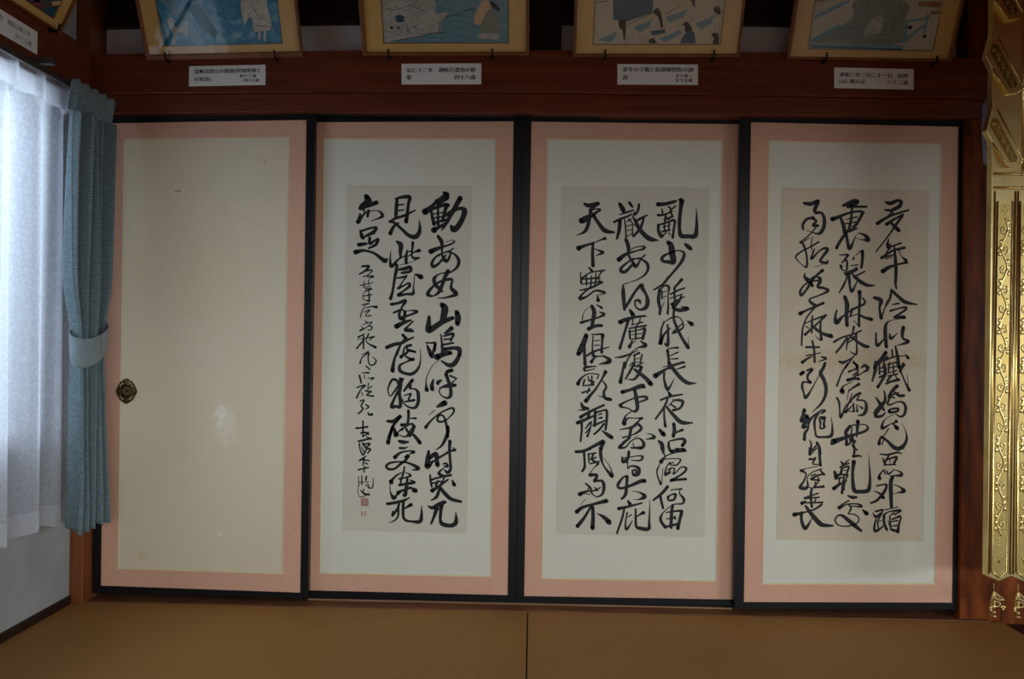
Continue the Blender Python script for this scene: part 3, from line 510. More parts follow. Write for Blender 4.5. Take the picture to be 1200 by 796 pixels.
# upper wall: plaster strip, dark rail over it, struts
bm = new_bm(); box(bm, XL, 2.3, .055, .09, ZB - .04, W(620, 24, .055).z); struct('wall_upper', bm, M['plaster'])
bm = new_bm()
strip(bm, poly([(60, 20), (390, 16), (640, 16), (900, 17), (1160, 22)], .03), poly([(60, 33), (390, 27), (640, 26.5), (900, 28.5), (1160, 34)], .03), Vector((0, .06, 0)))
struct('trim_6', bm, M['dark'])
bm = new_bm(); box(bm, XL, 2.3, .06, .10, W(620, 18, .05).z, CEIL); struct('wall_upper_dark', bm, M['dark'])
for k, (x0, x1) in enumerate(((60, 118), (622, 658), (1133, 1166))):
    bm = new_bm(); a, b = W(x0, 40, .02), W(x1, 40, .02); box(bm, a.x, b.x, .02, .088, ZB - .03, 2.9); struct('trim_%d' % (7 + k), bm, M['dark'])
# lintel along the left wall
bm = new_bm(); box(bm, XL - .02, XL + .05, -5.4, .0, W(620, 134, -.038).z, ZB); struct('trim_10', bm, M['beam'], bevel=.003)
# sill under the screens
bm = new_bm(); zS = .014
a, b = W(98, 706, -.03), W(1160, 716, -.03)
box(bm, a.x, b.x, yE + .002, .085, -.05, zS - .012); struct('trim_11', bm, M['sill'], bevel=.002)
bm = new_bm(); box(bm, W(361, 700, .031).x, W(858, 700, .031).x, .0285, .0325, zS - .013, W(480, 703.9, .031).z); struct('trim_12', bm, M['sill_edge'])
# pale mottled plaster beside the right post
bm = new_bm(); prism(bm, [W(1151, 121, -.022), W(1161, 112, -.022), W(1161, 196, -.022), W(1152.5, 192, -.022), W(1150.5, 158, -.022)], Vector((0, .01, 0)))
n = N('mottled_grey_plaster'); n.col(n.ramp(n.noise(n.tc.outputs['Object'], 120, 5, .7), [(.35, S(96, 98, 112)), (.65, S(172, 174, 190))])); n.set(.8)
struct('trim_13', bm, n.m)

# ================================================================== SLIDING SCREENS
def ink_mesh(name, blocks, Y, parent):
    bm = new_bm(); k = 0
    for ox, oy, txt in blocks:
        for st in txt.replace('\n', '').split(';'):
            pts = [tuple(float(v) for v in p.split()) for p in st.split(',')]
            cur = crom(pts, 6)
            k += 1
            off = Vector((0, -.00002 * (k % 9), 0))
            L, R = [], []
            for i, (x, y, wd) in enumerate(cur):
                j0, j1 = max(i - 1, 0), min(i + 1, len(cur) - 1)
                tx, ty = cur[j1][0] - cur[j0][0], cur[j1][1] - cur[j0][1]
                l = math.hypot(tx, ty) or 1.0
                nx, ny = -ty / l, tx / l
                h = max(wd * (1.02 + .28 * max(0, min(1, (wd - 10) / 14))), 5.5) / 2
                L.append((x + nx * h, y + ny * h)); R.append((x - nx * h, y - ny * h))
            def cap(c, L0, R0):              # rounded brush end
                x, y, wd = c; h = max(wd * (1.02 + .28 * max(0, min(1, (wd - 10) / 14))), 5.5) / 2
                a0 = math.atan2(L0[1] - y, L0[0] - x)
                return [(x + h * (.76 * math.cos(s * math.pi / 5) - .76 * .86 * math.sin(s * math.pi / 5)) , y + h * (.76 * math.cos(s * math.pi / 5) + .76 * .86 * math.sin(s * math.pi / 5))) for s in range(10)]
            P = lambda q: W(ox + q[0] / 7.5, oy + q[1] / 7.5, Y) + off
            lv = [bm.verts.new(P(q)) for q in L]; rv = [bm.verts.new(P(q)) for q in R]
            for i in range(len(cur) - 1):
                f = (lv[i], lv[i+1], rv[i+1], rv[i])
                bm.faces.new(f)
            for c, a, b in ((cur[0], L[0], R[0]), (cur[-1], L[-1], R[-1])):
                bm.faces.new([bm.verts.new(P(q)) for q in cap(c, a, b)])
    for f in bm.faces:
        f.normal_update()
        if f.normal.y > 0: f.normal_flip()
    return obj(name, bm, M['ink'], parent, keep=True)

def q4(*p): return [tuple(v) for v in p]
SCREENS = [
 dict(Y=0.0, outer=q4((115.3, 135.3), (369.6, 132.3), (361.0, 702.5), (108.3, 695.0)), pink=q4((125.4, 144.7), (359.3, 140.7), (352.0, 694.7), (118.4, 686.4)),
      cream=q4((145.0, 163.0), (339.3, 160.4), (331.6, 673.2), (138.0, 667.0)), mat='cream_plain',
      label='blank cream sliding screen with round bronze pull, next to the blue curtain'),
 dict(Y=0.036, outer=q4((362.5, 134.8), (612.3, 133.8), (605.2, 706.3), (355.0, 700.5)), pink=q4((370.3, 143.3), (602.0, 142.4), (595.0, 697.6), (363.3, 692.0)),
      cream=q4((379.3, 162.4), (581.6, 162.4), (575.7, 676.7), (374.7, 672.4)), sheet=q4((406.3, 216.7), (553.0, 217.3), (547.3, 625.6), (401.3, 622.0)), mat='cream', smat='sheet', ink='first',
      label='sliding screen whose calligraphy ends in small writing and two red seals'),
 dict(Y=0.036, outer=q4((612.3, 133.8), (875.5, 137.0), (867.0, 711.0), (605.2, 706.3)), pink=q4((622.7, 142.7), (867.0, 145.7), (858.7, 702.7), (614.3, 698.7)),
      cream=q4((641.0, 162.7), (847.3, 164.7), (840.0, 682.0), (635.0, 679.0)), sheet=q4((658.0, 217.7), (831.3, 219.7), (826.0, 630.0), (652.0, 626.5)), mat='cream', smat='sheet', ink='second',
      label='sliding screen with three full columns of calligraphy on greyish paper, no seals, in the middle'),
 dict(Y=0.0, outer=q4((867.7, 135.3), (1132.6, 139.8), (1124.6, 714.6), (860.2, 713.8)), pink=q4((880.0, 143.3), (1123.3, 148.7), (1115.7, 706.4), (871.7, 705.7)),
      cream=q4((900.7, 164.7), (1104.0, 168.3), (1096.0, 685.3), (893.6, 685.3)), sheet=q4((916.3, 219.3), (1089.0, 223.0), (1082.4, 635.0), (910.4, 633.3)), mat='cream', smat='sheet_tan', ink='third',
      label='sliding screen with calligraphy on tan paper, next to the gilded hanging and wooden post'),
]
for d in SCREENS:
    Y = d['Y']; P = lambda key, dy: [W(x, y, Y + dy) for x, y in d[key]]
    # everything is laid out on the screen's own front plane, then set a little proud or back
    base = (P('outer', 0)[2] + P('outer', 0)[3]) / 2
    t = thing('sliding_screen', d['label'], 'sliding screen', base, 'paper sliding screens in a row')
    sh = lambda pts, dy: [p + Vector((0, dy, 0)) for p in pts]
    bm = new_bm(); ring(bm, sh(P('outer', 0), -.003), sh(P('pink', 0), -.003), Vector((0, .028, 0))); obj('black_frame', bm, M['lacquer'], t, bevel=.0015)
    bm = new_bm(); ring(bm, sh(P('pink', 0), 0), sh(P('cream', 0), 0), Vector((0, .004, 0))); obj('brocade_border', bm, M['brocade'], t)
    cr_ = sh(P('cream', 0), -.0008); mid = sum(cr_, Vector()) / 4
    bm = new_bm(); ring(bm, cr_, [p.lerp(mid, .006) for p in cr_], Vector((0, .003, 0))); obj('paper_edging', bm, M['edging'], t)
    bm = new_bm(); prism(bm, sh(P('pink', 0), .0022), Vector((0, .02, 0))); obj('paper_panel', bm, M[d['mat']], t)
    if 'sheet' in d:
        bm = new_bm(); prism(bm, sh(P('sheet', 0), .0012), Vector((0, .0009, 0))); s_ = obj('calligraphy_sheet', bm, M[d['smat']], t)
        ink_mesh('brush_writing', INK[d['ink']], Y + .0009, s_)
        if d['ink'] == 'first':
            for (x0, y0, x1, y1, m) in ((423, 584.4, 431.6, 593.2, 'seal'), (422, 598, 430.2, 606, 'seal_pale')):
                bm = new_bm()                # carved seal: rim and strokes
                w_ = x1 - x0
                def bar(ax, ay, bx, by): prism(bm, [W(x0 + w_*ax, y0 + w_*ay, Y + .0009), W(x0 + w_*bx, y0 + w_*ay, Y + .0009), W(x0 + w_*bx, y0 + w_*by, Y + .0009), W(x0 + w_*ax, y0 + w_*by, Y + .0009)], Vector((0, .0002, 0)))
                if m == 'seal': bar(0, 0, 1, .12); bar(0, .88, 1, 1); bar(0, .12, .12, .88); bar(.88, .12, 1, .88); bar(.46, .12, .54, .88)
                for k in range(4):
                    bar(.16, .2 + k * .18, .42, .3 + k * .18); bar(.58, .18 + k * .19, .84, .28 + k * .19)
                bar(.2, .2, .28, .85); bar(.7, .2, .78, .85)
                obj('seal_stamp', bm, M[m], s_)
    else:
        # recessed oval bronze pull with a flower-shaped rim
        c = W(148.6, 458.5, Y); pull = None
        def lobes(r, k, dy):
            pts = []
            for i in range(64):
                a = 2 * math.pi * i / 64
                lob = 1 + k * abs(math.cos(2 * a)) ** .8 + k * .35 * math.cos(8 * a)
                pts.append(c + Vector((r * math.cos(a) * lob * .93, dy, r * math.sin(a) * lob * 1.12)))
            return pts
        def oval(rx, rz, dy, nn=64): return [c + Vector((rx * math.cos(2*math.pi*i/nn), dy, rz * math.sin(2*math.pi*i/nn))) for i in range(nn)]
        bm = new_bm(); ring(bm, lobes(.0345, .12, -.003), oval(.019, .025, -.0055), Vector((0, .003, 0))); pull = obj('door_pull', bm, M['bronze'], t, smooth=False)
        bm = new_bm(); sweep(bm, lobes(.0352, .12, -.003), .0018, 6, closed=True); obj('pull_rim', bm, M['bronze_dark'], pull, smooth=True)
        bm = new_bm(); ring(bm, oval(.0195, .0255, -.0055), oval(.0145, .0195, .0005), Vector((0, .001, 0))); obj('pull_collar', bm, M['bronze_dark'], pull)
        bm = new_bm(); prism(bm, oval(.0150, .0200, -.0006), Vector((0, .002, 0))); obj('pull_cup', bm, M['bronze'], pull)
        bm = new_bm(); ball(bm, c + Vector((0, -.002, -.0005)), .0042, 1, .5, 1); obj('pull_boss', bm, M['bronze_dark'], pull, smooth=True)
        glint = plain('bronze_glint', S(190, 172, 128), .35, .9)  # paler petals, glints of the pull put into their colour
        for sx_ in (-1, 1):
            for sz_ in (-1, 1):
                for k in (-.5, .5):
                    a = math.atan2(sz_ * 1.0, sx_ * .86) + k * .32 * sx_ * sz_
                    bm = new_bm(); ball(bm, c + Vector((.0285 * math.cos(a), -.0052, .0335 * math.sin(a))), .0038, 1, .4, 1.4); obj('pull_petal', bm, glint, pull, smooth=True)

# ================================================================== CURTAINS
def fabric(name, c1, c2, sheer=False):
    n = N(name)
    if not sheer:
        v = n.mapped((60, 60, 520)); a = n.noise(v, 1.2, 5, .65); b = n.noise(n.mapped((300, 300, 900)), 1, 2)
        c = n.ramp(n.math('ADD', n.math('MULTIPLY', a, .75), n.math('MULTIPLY', b, .25)), [(.36, c1), (.64, c2)])
        n.col(c); n.set(.85, 0, .2); n.b.inputs['Sheen Weight'].default_value = .15
        n.bump(a, .25, .001)
    return n.m
M['drape'] = fabric('slubbed_blue_grey_cloth', S(72, 88, 93), S(130, 150, 157))
def lace(name, t0, t1):
    n = N(name); o = n.tc.outputs['Object']
    tr = n.add('ShaderNodeBsdfTransparent'); tl = n.add('ShaderNodeBsdfTranslucent'); df = n.add('ShaderNodeBsdfDiffuse')
    tl.inputs[0].default_value = (.84, .89, .97, 1); df.inputs[0].default_value = (.78, .82, .90, 1)
    m1 = n.add('ShaderNodeMixShader'); m1.inputs[0].default_value = .42
    n.link(tl.outputs[0], m1.inputs[1]); n.link(df.outputs[0], m1.inputs[2])
    v = n.add('ShaderNodeTexVoronoi', feature='SMOOTH_F1'); v.inputs['Scale'].default_value = 120
    wn = n.noise(o, 95, 4, .6, 1.0)
    n.link(n.mapped((1, 1, .8)), v.inputs['Vector'])
    f = n.math('ADD', n.math('MULTIPLY', wn, .9), n.math('MULTIPLY', v.outputs['Distance'], .5))
    mr = n.add('ShaderNodeMapRange'); mr.inputs['From Min'].default_value = .52; mr.inputs['From Max'].default_value = .72
    mr.inputs['To Min'].default_value = t0; mr.inputs['To Max'].default_value = t1
    n.link(f, mr.inputs['Value'])
    m2 = n.add('ShaderNodeMixShader'); n.link(mr.outputs[0], m2.inputs[0])
    n.link(m1.outputs[0], m2.inputs[1]); n.link(tr.outputs[0], m2.inputs[2]); n.link(m2.outputs[0], n.out.inputs[0])
    return n.m
M['lace'] = lace('white_lace', .22, .34)
M['lace_dense'] = lace('white_lace_hem', .03, .10)

def lerp_tab(tab, v):
    for (a, fa), (b, fb) in zip(tab, tab[1:]):
        if a >= v >= b or a <= v <= b:
            k = (v - a) / (b - a); k = k * k * (3 - 2 * k)
            return fa + (fb - fa) * k
    return tab[-1][1] if abs(v - tab[-1][0]) < abs(v - tab[0][0]) else tab[0][1]
# blue drape: pleated head on its rail, gathered by a tie-back
XD = -1.52
ZT = WX(110, 107, XD).z
ZBt = .335
ztie = WX(108, 401, XD).z
yl = [(ZT, -.350), (1.5, -.358), (1.2, -.36), (ztie, -.318), (.75, -.325), (.5, -.335), (ZBt, -.345)]
yr = [(ZT, -.150), (1.7, -.150), (1.6, -.150), (1.2, -.148), (ztie, -.170), (.75, -.165), (.5, -.155), (ZBt, -.145)]
amp = [(ZT, .020), (1.7, .024), (1.2, .026), (ztie, .018), (.75, .024), (ZBt, .030)]
drape = thing('window_curtain', 'blue-grey slubbed curtain tied back in the corner beside the blank screen', 'curtain', (XD, -.2, ZBt))
def drape_pt(s, z):
    a, b = lerp_tab(yl, z), lerp_tab(yr, z)
    hd = max(0, min(1, (z - (ZT - .10)) / .05))
    ph = 4.4 * 2 * math.pi * s + .5
    fold = math.sin(ph) + .35 * math.sin(2.3 * ph + 1.2 + z * .8) * (1 - hd)
    s2 = s + .016 * math.sin(ph + 1.3) * (1 - hd)
    return Vector((XD + lerp_tab(amp, z) * fold * (1 - .25 * hd) + .010 * math.sin(9 * s + 3 * z), a + (b - a) * s2, z - .012 * math.sin(ph) * (z < ZBt + .02)))
def cloth(name, f, zs, ns, mat, parent, thick=.0025):
    bm = new_bm(); rows = [[bm.verts.new(f(i / ns, z)) for i in range(ns + 1)] for z in zs]
    for r in range(len(zs) - 1):
        for i in range(ns): bm.faces.new((rows[r][i], rows[r][i+1], rows[r+1][i+1], rows[r+1][i]))
    o = obj(name, bm, mat, parent, smooth=True)
    if thick:
        sd = o.modifiers.new('thickness', 'SOLIDIFY'); sd.thickness = thick
    return o
zs = [ZT - .095 + (ZBt - ZT + .095) * k / 70 for k in range(71)]
cloth('drape_cloth', drape_pt, zs, 150, M['drape'], drape)
# stiff pleated heading: pinched pleats with flat lengths between them
def head_pt(s, z):
    a, b = -.366, -.102
    u = s * 5; fr = u - math.floor(u)
    pin = .5 - .5 * math.cos(2 * math.pi * u)
    k = (ZT - z) / .098
    x = XD + .004 + .011 * pin * (.6 + .9 * k) - .016 * k
    return Vector((x, a + (b - a) * s + .010 * math.sin(2 * math.pi * u) * k, z + .006 * pin * (1 - k)))
cloth('pleated_heading', head_pt, [ZT - .098 * k / 8 for k in range(9)], 150, M['drape'], drape)
# tie-back: a band wrapped round the gathered folds
bm = new_bm(); rowsT = []
for k in range(9):
    v = k / 8; rr = []
    for i in range(49):
        q_ = 2 * math.pi * i / 48; cz = math.cos(q_ - math.radians(-57))
        z = ztie + .048 - .036 * cz - v * (.078 + .020 * cz)
        rr.append(bm.verts.new(Vector((XD + .002 + (.046 - .003 * v) * math.cos(q_), -.244 + (.092 - .006 * v) * math.sin(q_), z))))
    rowsT.append(rr)
for k in range(8):
    for i in range(48): bm.faces.new((rowsT[k][i], rowsT[k][i+1], rowsT[k+1][i+1], rowsT[k+1][i]))
tb = obj('tie_back', bm, fabric('tie_back_cloth', S(112, 128, 133), S(140, 155, 160)), drape, smooth=True)
tb.modifiers.new('thickness', 'SOLIDIFY').thickness = .004
# lace curtain
XS = XL + .075
ZST, ZSB = WX(30, 76, XS).z, .345
sheer = thing('lace_curtain', 'white patterned lace curtain hanging in front of the bright window', 'curtain', (XS, -.85, ZSB))
def lace_pt(s, z):
    y = -1.50 + s * 1.34
    hd = max(0, min(1, (z - (ZST - .11)) / .04)); 
    ph = 10.2 * 2 * math.pi * s
    low = (ZST - z) / (ZST - ZSB)
    fold = math.sin(ph + .6 * math.sin(ph * .31)) * (.020 + .012 * low) + .010 * math.sin(ph * .47 + 1)
    pin = .018 * math.exp(-(((s * 10.2) % 1 - .5) / .12) ** 2)
    return Vector((XS + fold * (1 - hd) + pin * hd, y + .012 * math.sin(ph * 1.0 + 2) * (1 - hd), z + .010 * math.sin(ph * .5) * low))
cloth('lace_cloth', lace_pt, [ZST - .085 + (ZSB + .07 - ZST + .085) * k / 40 for k in range(41)], 330, M['lace'], sheer, 0)
cloth('lace_heading', lace_pt, [ZST - .087 * k / 5 for k in range(6)], 330, M['lace_dense'], sheer, 0)
cloth('lace_hem', lace_pt, [ZSB + .07 - .07 * k / 5 for k in range(6)], 330, M['lace_dense'], sheer, 0)
# double rail with brackets
rail = thing('curtain_rail', 'dark double curtain rail fixed on the lintel above the window', 'curtain rail', (XL + .06, -1.2, ZST))
bm = new_bm(); box(bm, XS - .008, XS + .010, -1.6, -.16, ZST + .004, ZST + .026); obj('inner_rail', bm, M['rail'], rail, bevel=.003)
bm = new_bm(); box(bm, XD - .030, XD - .017, -1.6, -.05, ZT - .020, ZT - .002); obj('outer_rail', bm, M['rail'], rail, bevel=.003)
for y in (-.42, -1.0, -1.55):
    bm = new_bm(); box(bm, XL + .045, XD - .018, y - .01, y + .01, ZST + .012, ZST + .034); obj('rail_bracket', bm, M['rail'], rail, bevel=.002)

# ================================================================== PICTURES, HOOKS, CAPTIONS
def tilt_plane(pl, prt, Y=None, X=None, ang=25):
    a = math.radians(ang)
    if X is None:
        p0 = W(*pl, Y); e = (W(*prt, Y) - p0).normalized(); up = Vector((0, -math.sin(a), math.cos(a)))
    else:
        p0 = WX(*pl, X); e = (WX(*prt, X) - p0).normalized(); up = Vector((math.sin(a), 0, math.cos(a)))
    nrm = e.cross(up).normalized()           # towards the room
    return p0, e, up, nrm
def make_picture(bl, br, matbl, matbr, prbl, prbr, H, label, shapes, ground, Y=None, X=None, Wd=None, name='framed_picture'):
    p0, e, up, nrm = tilt_plane(bl, br, Y, X)
    def uv(px, py):
        q = onp(px, py, p0, nrm) - p0
        return Vector((q.dot(e), q.dot(up)))
    def P(u, v, d=0): return p0 + e * u + up * v + nrm * d
    u0_, u1_ = 0.0, uv(*br).x
    if Wd: u0_ = u1_ - Wd
    t = thing(name, label, 'picture', P((u0_ + u1_) / 2, 0), 'framed prints along the lintel')
    ml, mr_ = uv(*matbl), uv(*matbr)
    fw = max(.008, (ml.y + mr_.y) / 2)
    mu0, mu1 = (u0_ + fw if Wd else ml.x), mr_.x
    rect = lambda a, b, c_, d_, dd: [P(a, d_, dd), P(b, d_, dd), P(b, c_, dd), P(a, c_, dd)]
    bm = new_bm(); ring(bm, rect(u0_, u1_, 0, H, .0), rect(mu0, mu1, fw, H - fw, .0), nrm * -.022); obj('picture_frame', bm, M['pframe'], t, bevel=.003)
    bm = new_bm(); prism(bm, rect(u0_ + .003, u1_ - .003, .003, H - .003, -.020), nrm * -.003); obj('backing_board', bm, M['dark'], t)
    a, b = uv(*prbl), uv(*prbr)
    pv = (a.y + b.y) / 2; pu0 = a.x if not Wd else mu0 + (mu1 - b.x); pu1 = b.x; pv1 = H - pv * .95
    bm = new_bm(); ring(bm, rect(mu0 - .002, mu1 + .002, fw - .002, H - fw + .002, -.010), rect(pu0, pu1, pv, pv1, -.010), nrm * -.003); obj('mat_board', bm, M['mat'], t)
    bm = new_bm(); prism(bm, rect(pu0 - .004, pu1 + .004, pv - .004, pv1 + .004, -.0131), nrm * -.002); pr = obj('print', bm, ground, t)
    bm = new_bm(); ring(bm, rect(pu0 - .003, pu1 + .003, pv - .003, pv1 + .003, -.0098), rect(pu0, pu1, pv, pv1, -.0098), nrm * -.0004)
    obj('mat_bevel', bm, plain('mat_bevel_brown', S(92, 78, 58), .7), t)
    bm_by = {}
    for k, (mname, pts) in enumerate(shapes):
        if mname in ('hair', 'robe', 'pale', 'peach', 'green') and len(pts) > 4:      # soft drawn contours
            m_ = len(pts); pts = crom([pts[-1]] + list(pts) + [pts[0], pts[1]], 4)[4:4 + 4 * m_]
        q = [uv(*p) for p in pts]
        q = [(max(pu0, min(pu1, v.x)), max(pv, min(pv1, v.y))) for v in q]
        bmx = new_bm(); prism(bmx, [P(u, v, -.0128 + .00006 * k) for u, v in q], nrm * -.00004)
        obj('drawn_line' if mname == 'ink' else 'drawn_shape', bmx, PM[mname], pr)
    bm = new_bm(); prism(bm, rect(mu0 - .001, mu1 + .001, fw - .001, H - fw + .001, -.006), nrm * -.0015); obj('glass_sheet', bm, M['glass'], t)
    return t, p0, e, up, nrm
def wash(name, stops, scale=9, dist=1.5, s3=(1, 1, 1)):
    n = N(name); n.col(n.ramp(n.noise(n.mapped(s3), scale, 6, .6, dist), stops)); n.set(.8, 0, .2); return n.m
def penned(name, c, dark, scale):             # flat wash crossed by fine pen lines
    n = N(name); a = n.noise(n.tc.outputs['Object'], scale, 3, .5, .8); b = n.noise(n.tc.outputs['Object'], scale * .4, 3)
    base = n.ramp(b, [(.35, tuple(k * .82 for k in c)), (.65, c)])
    r = n.ramp(a, [(.455, (0, 0, 0)), (.485, (1, 1, 1)), (.515, (0, 0, 0))])
    n.col(n.mix(n.math('MULTIPLY', r, .55), base, dark)); n.set(.8, 0, .2); return n.m
PM = {'pale': penned('drawn_pale', S(196, 196, 184), S(80, 90, 96), 34), 'robe': penned('drawn_robe', S(214, 208, 190), S(120, 116, 106), 26), 'hair': plain('drawn_black', S(18, 22, 30), .9, 0, .05),
      'teal': penned('drawn_teal', S(34, 98, 122), S(34, 60, 72), 40), 'lightblue': penned('drawn_light_blue', S(126, 168, 182), S(84, 122, 140), 34), 'peach': plain('drawn_peach', S(216, 180, 140), .8),
      'ink': plain('drawn_outline', S(70, 72, 72), .8), 'brown': plain('drawn_brown', S(150, 110, 66), .8), 'green': penned('drawn_grey_green', S(142, 152, 136), S(104, 116, 104), 26), 'red': plain('drawn_red', S(150, 70, 60), .8)}
def off(ox, oy, s, *pts): return [(ox + x / s, oy + y / s) for x, y in pts]
def line(ox, oy, s, wd, *pts):               # thin outline stroke as a polygon
    L, R = [], []
    for i, (x, y) in enumerate(pts):
        x0, y0 = pts[max(i-1, 0)]; x1, y1 = pts[min(i+1, len(pts)-1)]
        l = math.hypot(x1-x0, y1-y0) or 1; nx, ny = -(y1-y0)/l*wd/2, (x1-x0)/l*wd/2
        L.append((x+nx, y+ny)); R.append((x-nx, y-ny))
    return off(ox, oy, s, *(L + R[::-1]))
o1 = (160, 0, 6)
sh1 = [('lightblue', off(*o1, (130, 0), (250, 0), (420, 240), (470, 318), (400, 318), (280, 140))), ('lightblue', off(*o1, (400, 0), (440, 30), (620, 310), (560, 310))),
       ('teal', off(*o1, (330, 30), (420, 30), (560, 240), (540, 290), (430, 200))), ('teal', off(*o1, (110, 60), (150, 110), (210, 290), (190, 318), (175, 318))),
       ('pale', off(*o1, (200, 150), (235, 128), (245, 165), (262, 198), (300, 188), (330, 160), (345, 175), (350, 230), (340, 282), (328, 280), (325, 240), (280, 240), (268, 262), (262, 312), (236, 314), (244, 262), (222, 205), (210, 180))),
       ('robe', off(*o1, (745, 0), (895, 0), (905, 60), (938, 190), (925, 240), (905, 238), (900, 305), (885, 305), (885, 245), (865, 245), (862, 295), (848, 295), (845, 245), (820, 240), (800, 150), (770, 160), (748, 190), (720, 60))),
       ('ink', line(*o1, 4, (800, 60), (840, 130), (930, 190))), ('ink', line(*o1, 4, (790, 100), (770, 180))), ('ink', line(*o1, 4, (820, 200), (925, 210))), ('ink', line(*o1, 5, (530, 130), (555, 130), (560, 105))),
       ('ink', line(*o1, 4, (570, 200), (572, 235), (560, 245)))]
P1 = dict(bl=(171.2, 71.2), br=(354.5, 67.3), matbl=(173.5, 66), matbr=(351, 63), prbl=(190.5, 55.8), prbr=(329.5, 53))
g1 = wash('blue_landscape_print', [(.3, S(44, 104, 136)), (.5, S(70, 146, 178)), (.7, S(150, 190, 198))], 14, 2.0)
o2 = (350, 0, 4)
sh2 = [('pale', off(*o2, (385, 0), (620, 0), (640, 60), (700, 60), (670, 100), (655, 155), (600, 160), (540, 180), (430, 195), (400, 200))), ('lightblue', off(*o2, (640, 0), (880, 0), (830, 45), (760, 50), (680, 35))),
       ('ink', line(*o2, 4, (440, 195), (520, 180), (590, 170), (610, 160), (680, 155))), ('ink', line(*o2, 4, (655, 155), (660, 110), (690, 80), (760, 70))), ('teal', off(*o2, (450, 80), (470, 68), (492, 80), (490, 105), (455, 105))),
       ('ink', line(*o2, 3, (500, 110), (515, 160), (535, 160))), ('ink', line(*o2, 3, (400, 40), (450, 50), (520, 25), (600, 60))), ('ink', line(*o2, 3, (690, 20), (700, 0))), ('ink', line(*o2, 5, (770, 55), (800, 45), (830, 40))),
       ('peach', off(*o2, (840, 40), (860, 5), (895, 10), (890, 55), (850, 115), (825, 115), (822, 80))), ('green', off(*o2, (880, 60), (905, 45), (938, 100), (935, 160), (860, 160), (850, 125))), ('hair', off(*o2, (892, 12), (910, 12), (938, 40), (938, 55), (910, 40))),
       ('pale', off(*o2, (830, 160), (935, 160), (940, 190), (850, 185))), ('hair', off(*o2, (425, 128), (436, 124), (440, 136), (430, 138))), ('hair', off(*o2, (455, 128), (470, 126), (468, 138))), ('hair', off(*o2, (535, 122), (546, 124), (543, 134)))]
P2 = dict(bl=(424.6, 65.6), br=(620, 65.4), matbl=(429.5, 61.7), matbr=(616, 61.3), prbl=(449.5, 51), prbr=(595.5, 50.3))
g2 = wash('pond_print', [(.3, S(84, 134, 150)), (.7, S(120, 164, 172))], 30, .5, (1, 1, 6))
o3 = (650, 0, 4)
sh3 = [('teal', off(*o3, (275, 0), (465, 0), (460, 62), (330, 105), (275, 92))), ('ink', line(*o3, 3, (320, 0), (325, 100))), ('ink', line(*o3, 3, (370, 0), (372, 90))), ('ink', line(*o3, 3, (415, 0), (417, 78))),
       ('lightblue', off(*o3, (370, 130), (480, 85), (500, 100), (400, 155))), ('lightblue', off(*o3, (520, 85), (640, 40), (660, 60), (540, 110))), ('lightblue', off(*o3, (660, 115), (760, 70), (775, 90), (690, 140))),
       ('lightblue', off(*o3, (490, 185), (590, 140), (600, 160), (520, 200))), ('lightblue', off(*o3, (200, 190), (290, 150), (300, 180), (260, 200))),
       ('robe', off(*o3, (300, 140), (350, 135), (372, 160), (365, 205), (280, 205), (285, 170))), ('hair', off(*o3, (302, 100), (325, 92), (336, 112), (332, 185), (324, 180), (318, 142), (304, 130))),
       ('robe', off(*o3, (465, 90), (500, 85), (520, 110), (515, 150), (445, 150))), ('hair', off(*o3, (466, 50), (485, 38), (500, 62), (510, 125), (500, 128), (488, 82), (468, 66))), ('teal', off(*o3, (450, 148), (520, 138), (520, 158), (460, 168))),
       ('teal', off(*o3, (600, 180), (625, 145), (655, 150), (665, 205), (590, 205))), ('hair', off(*o3, (602, 115), (622, 102), (640, 122), (645, 145), (615, 150), (612, 125))),
       ('robe', off(*o3, (635, 35), (660, 30), (662, 85), (630, 100), (600, 95))), ('hair', off(*o3, (638, 0), (660, 0), (662, 38), (650, 28))),
       ('robe', off(*o3, (745, 90), (770, 75), (780, 160), (730, 165))), ('hair', off(*o3, (748, 38), (768, 30), (780, 48), (778, 72), (752, 58))), ('hair', off(*o3, (735, 165), (755, 156), (772, 168), (770, 208), (745, 205), (750, 180))),
       ('hair', off(*o3, (442, 190), (465, 178), (482, 205), (445, 205))), ('robe', off(*o3, (385, 165), (410, 150), (440, 190), (420, 205), (370, 205))), ('ink', line(*o3, 3, (190, 15), (250, 5))), ('ink', line(*o3, 3, (340, 120), (460, 62))), ('ink', line(*o3, 3, (520, 70), (600, 20)))]
P3 = dict(bl=(671.3, 67.3), br=(866.3, 67.6), matbl=(675, 62.8), matbr=(864, 63.7), prbl=(695.5, 51.7), prbr=(844.5, 52.5))
g3 = wash('classroom_print', [(.3, S(196, 188, 164)), (.7, S(212, 204, 180))], 12, .5)
o4 = (900, 0, 4)
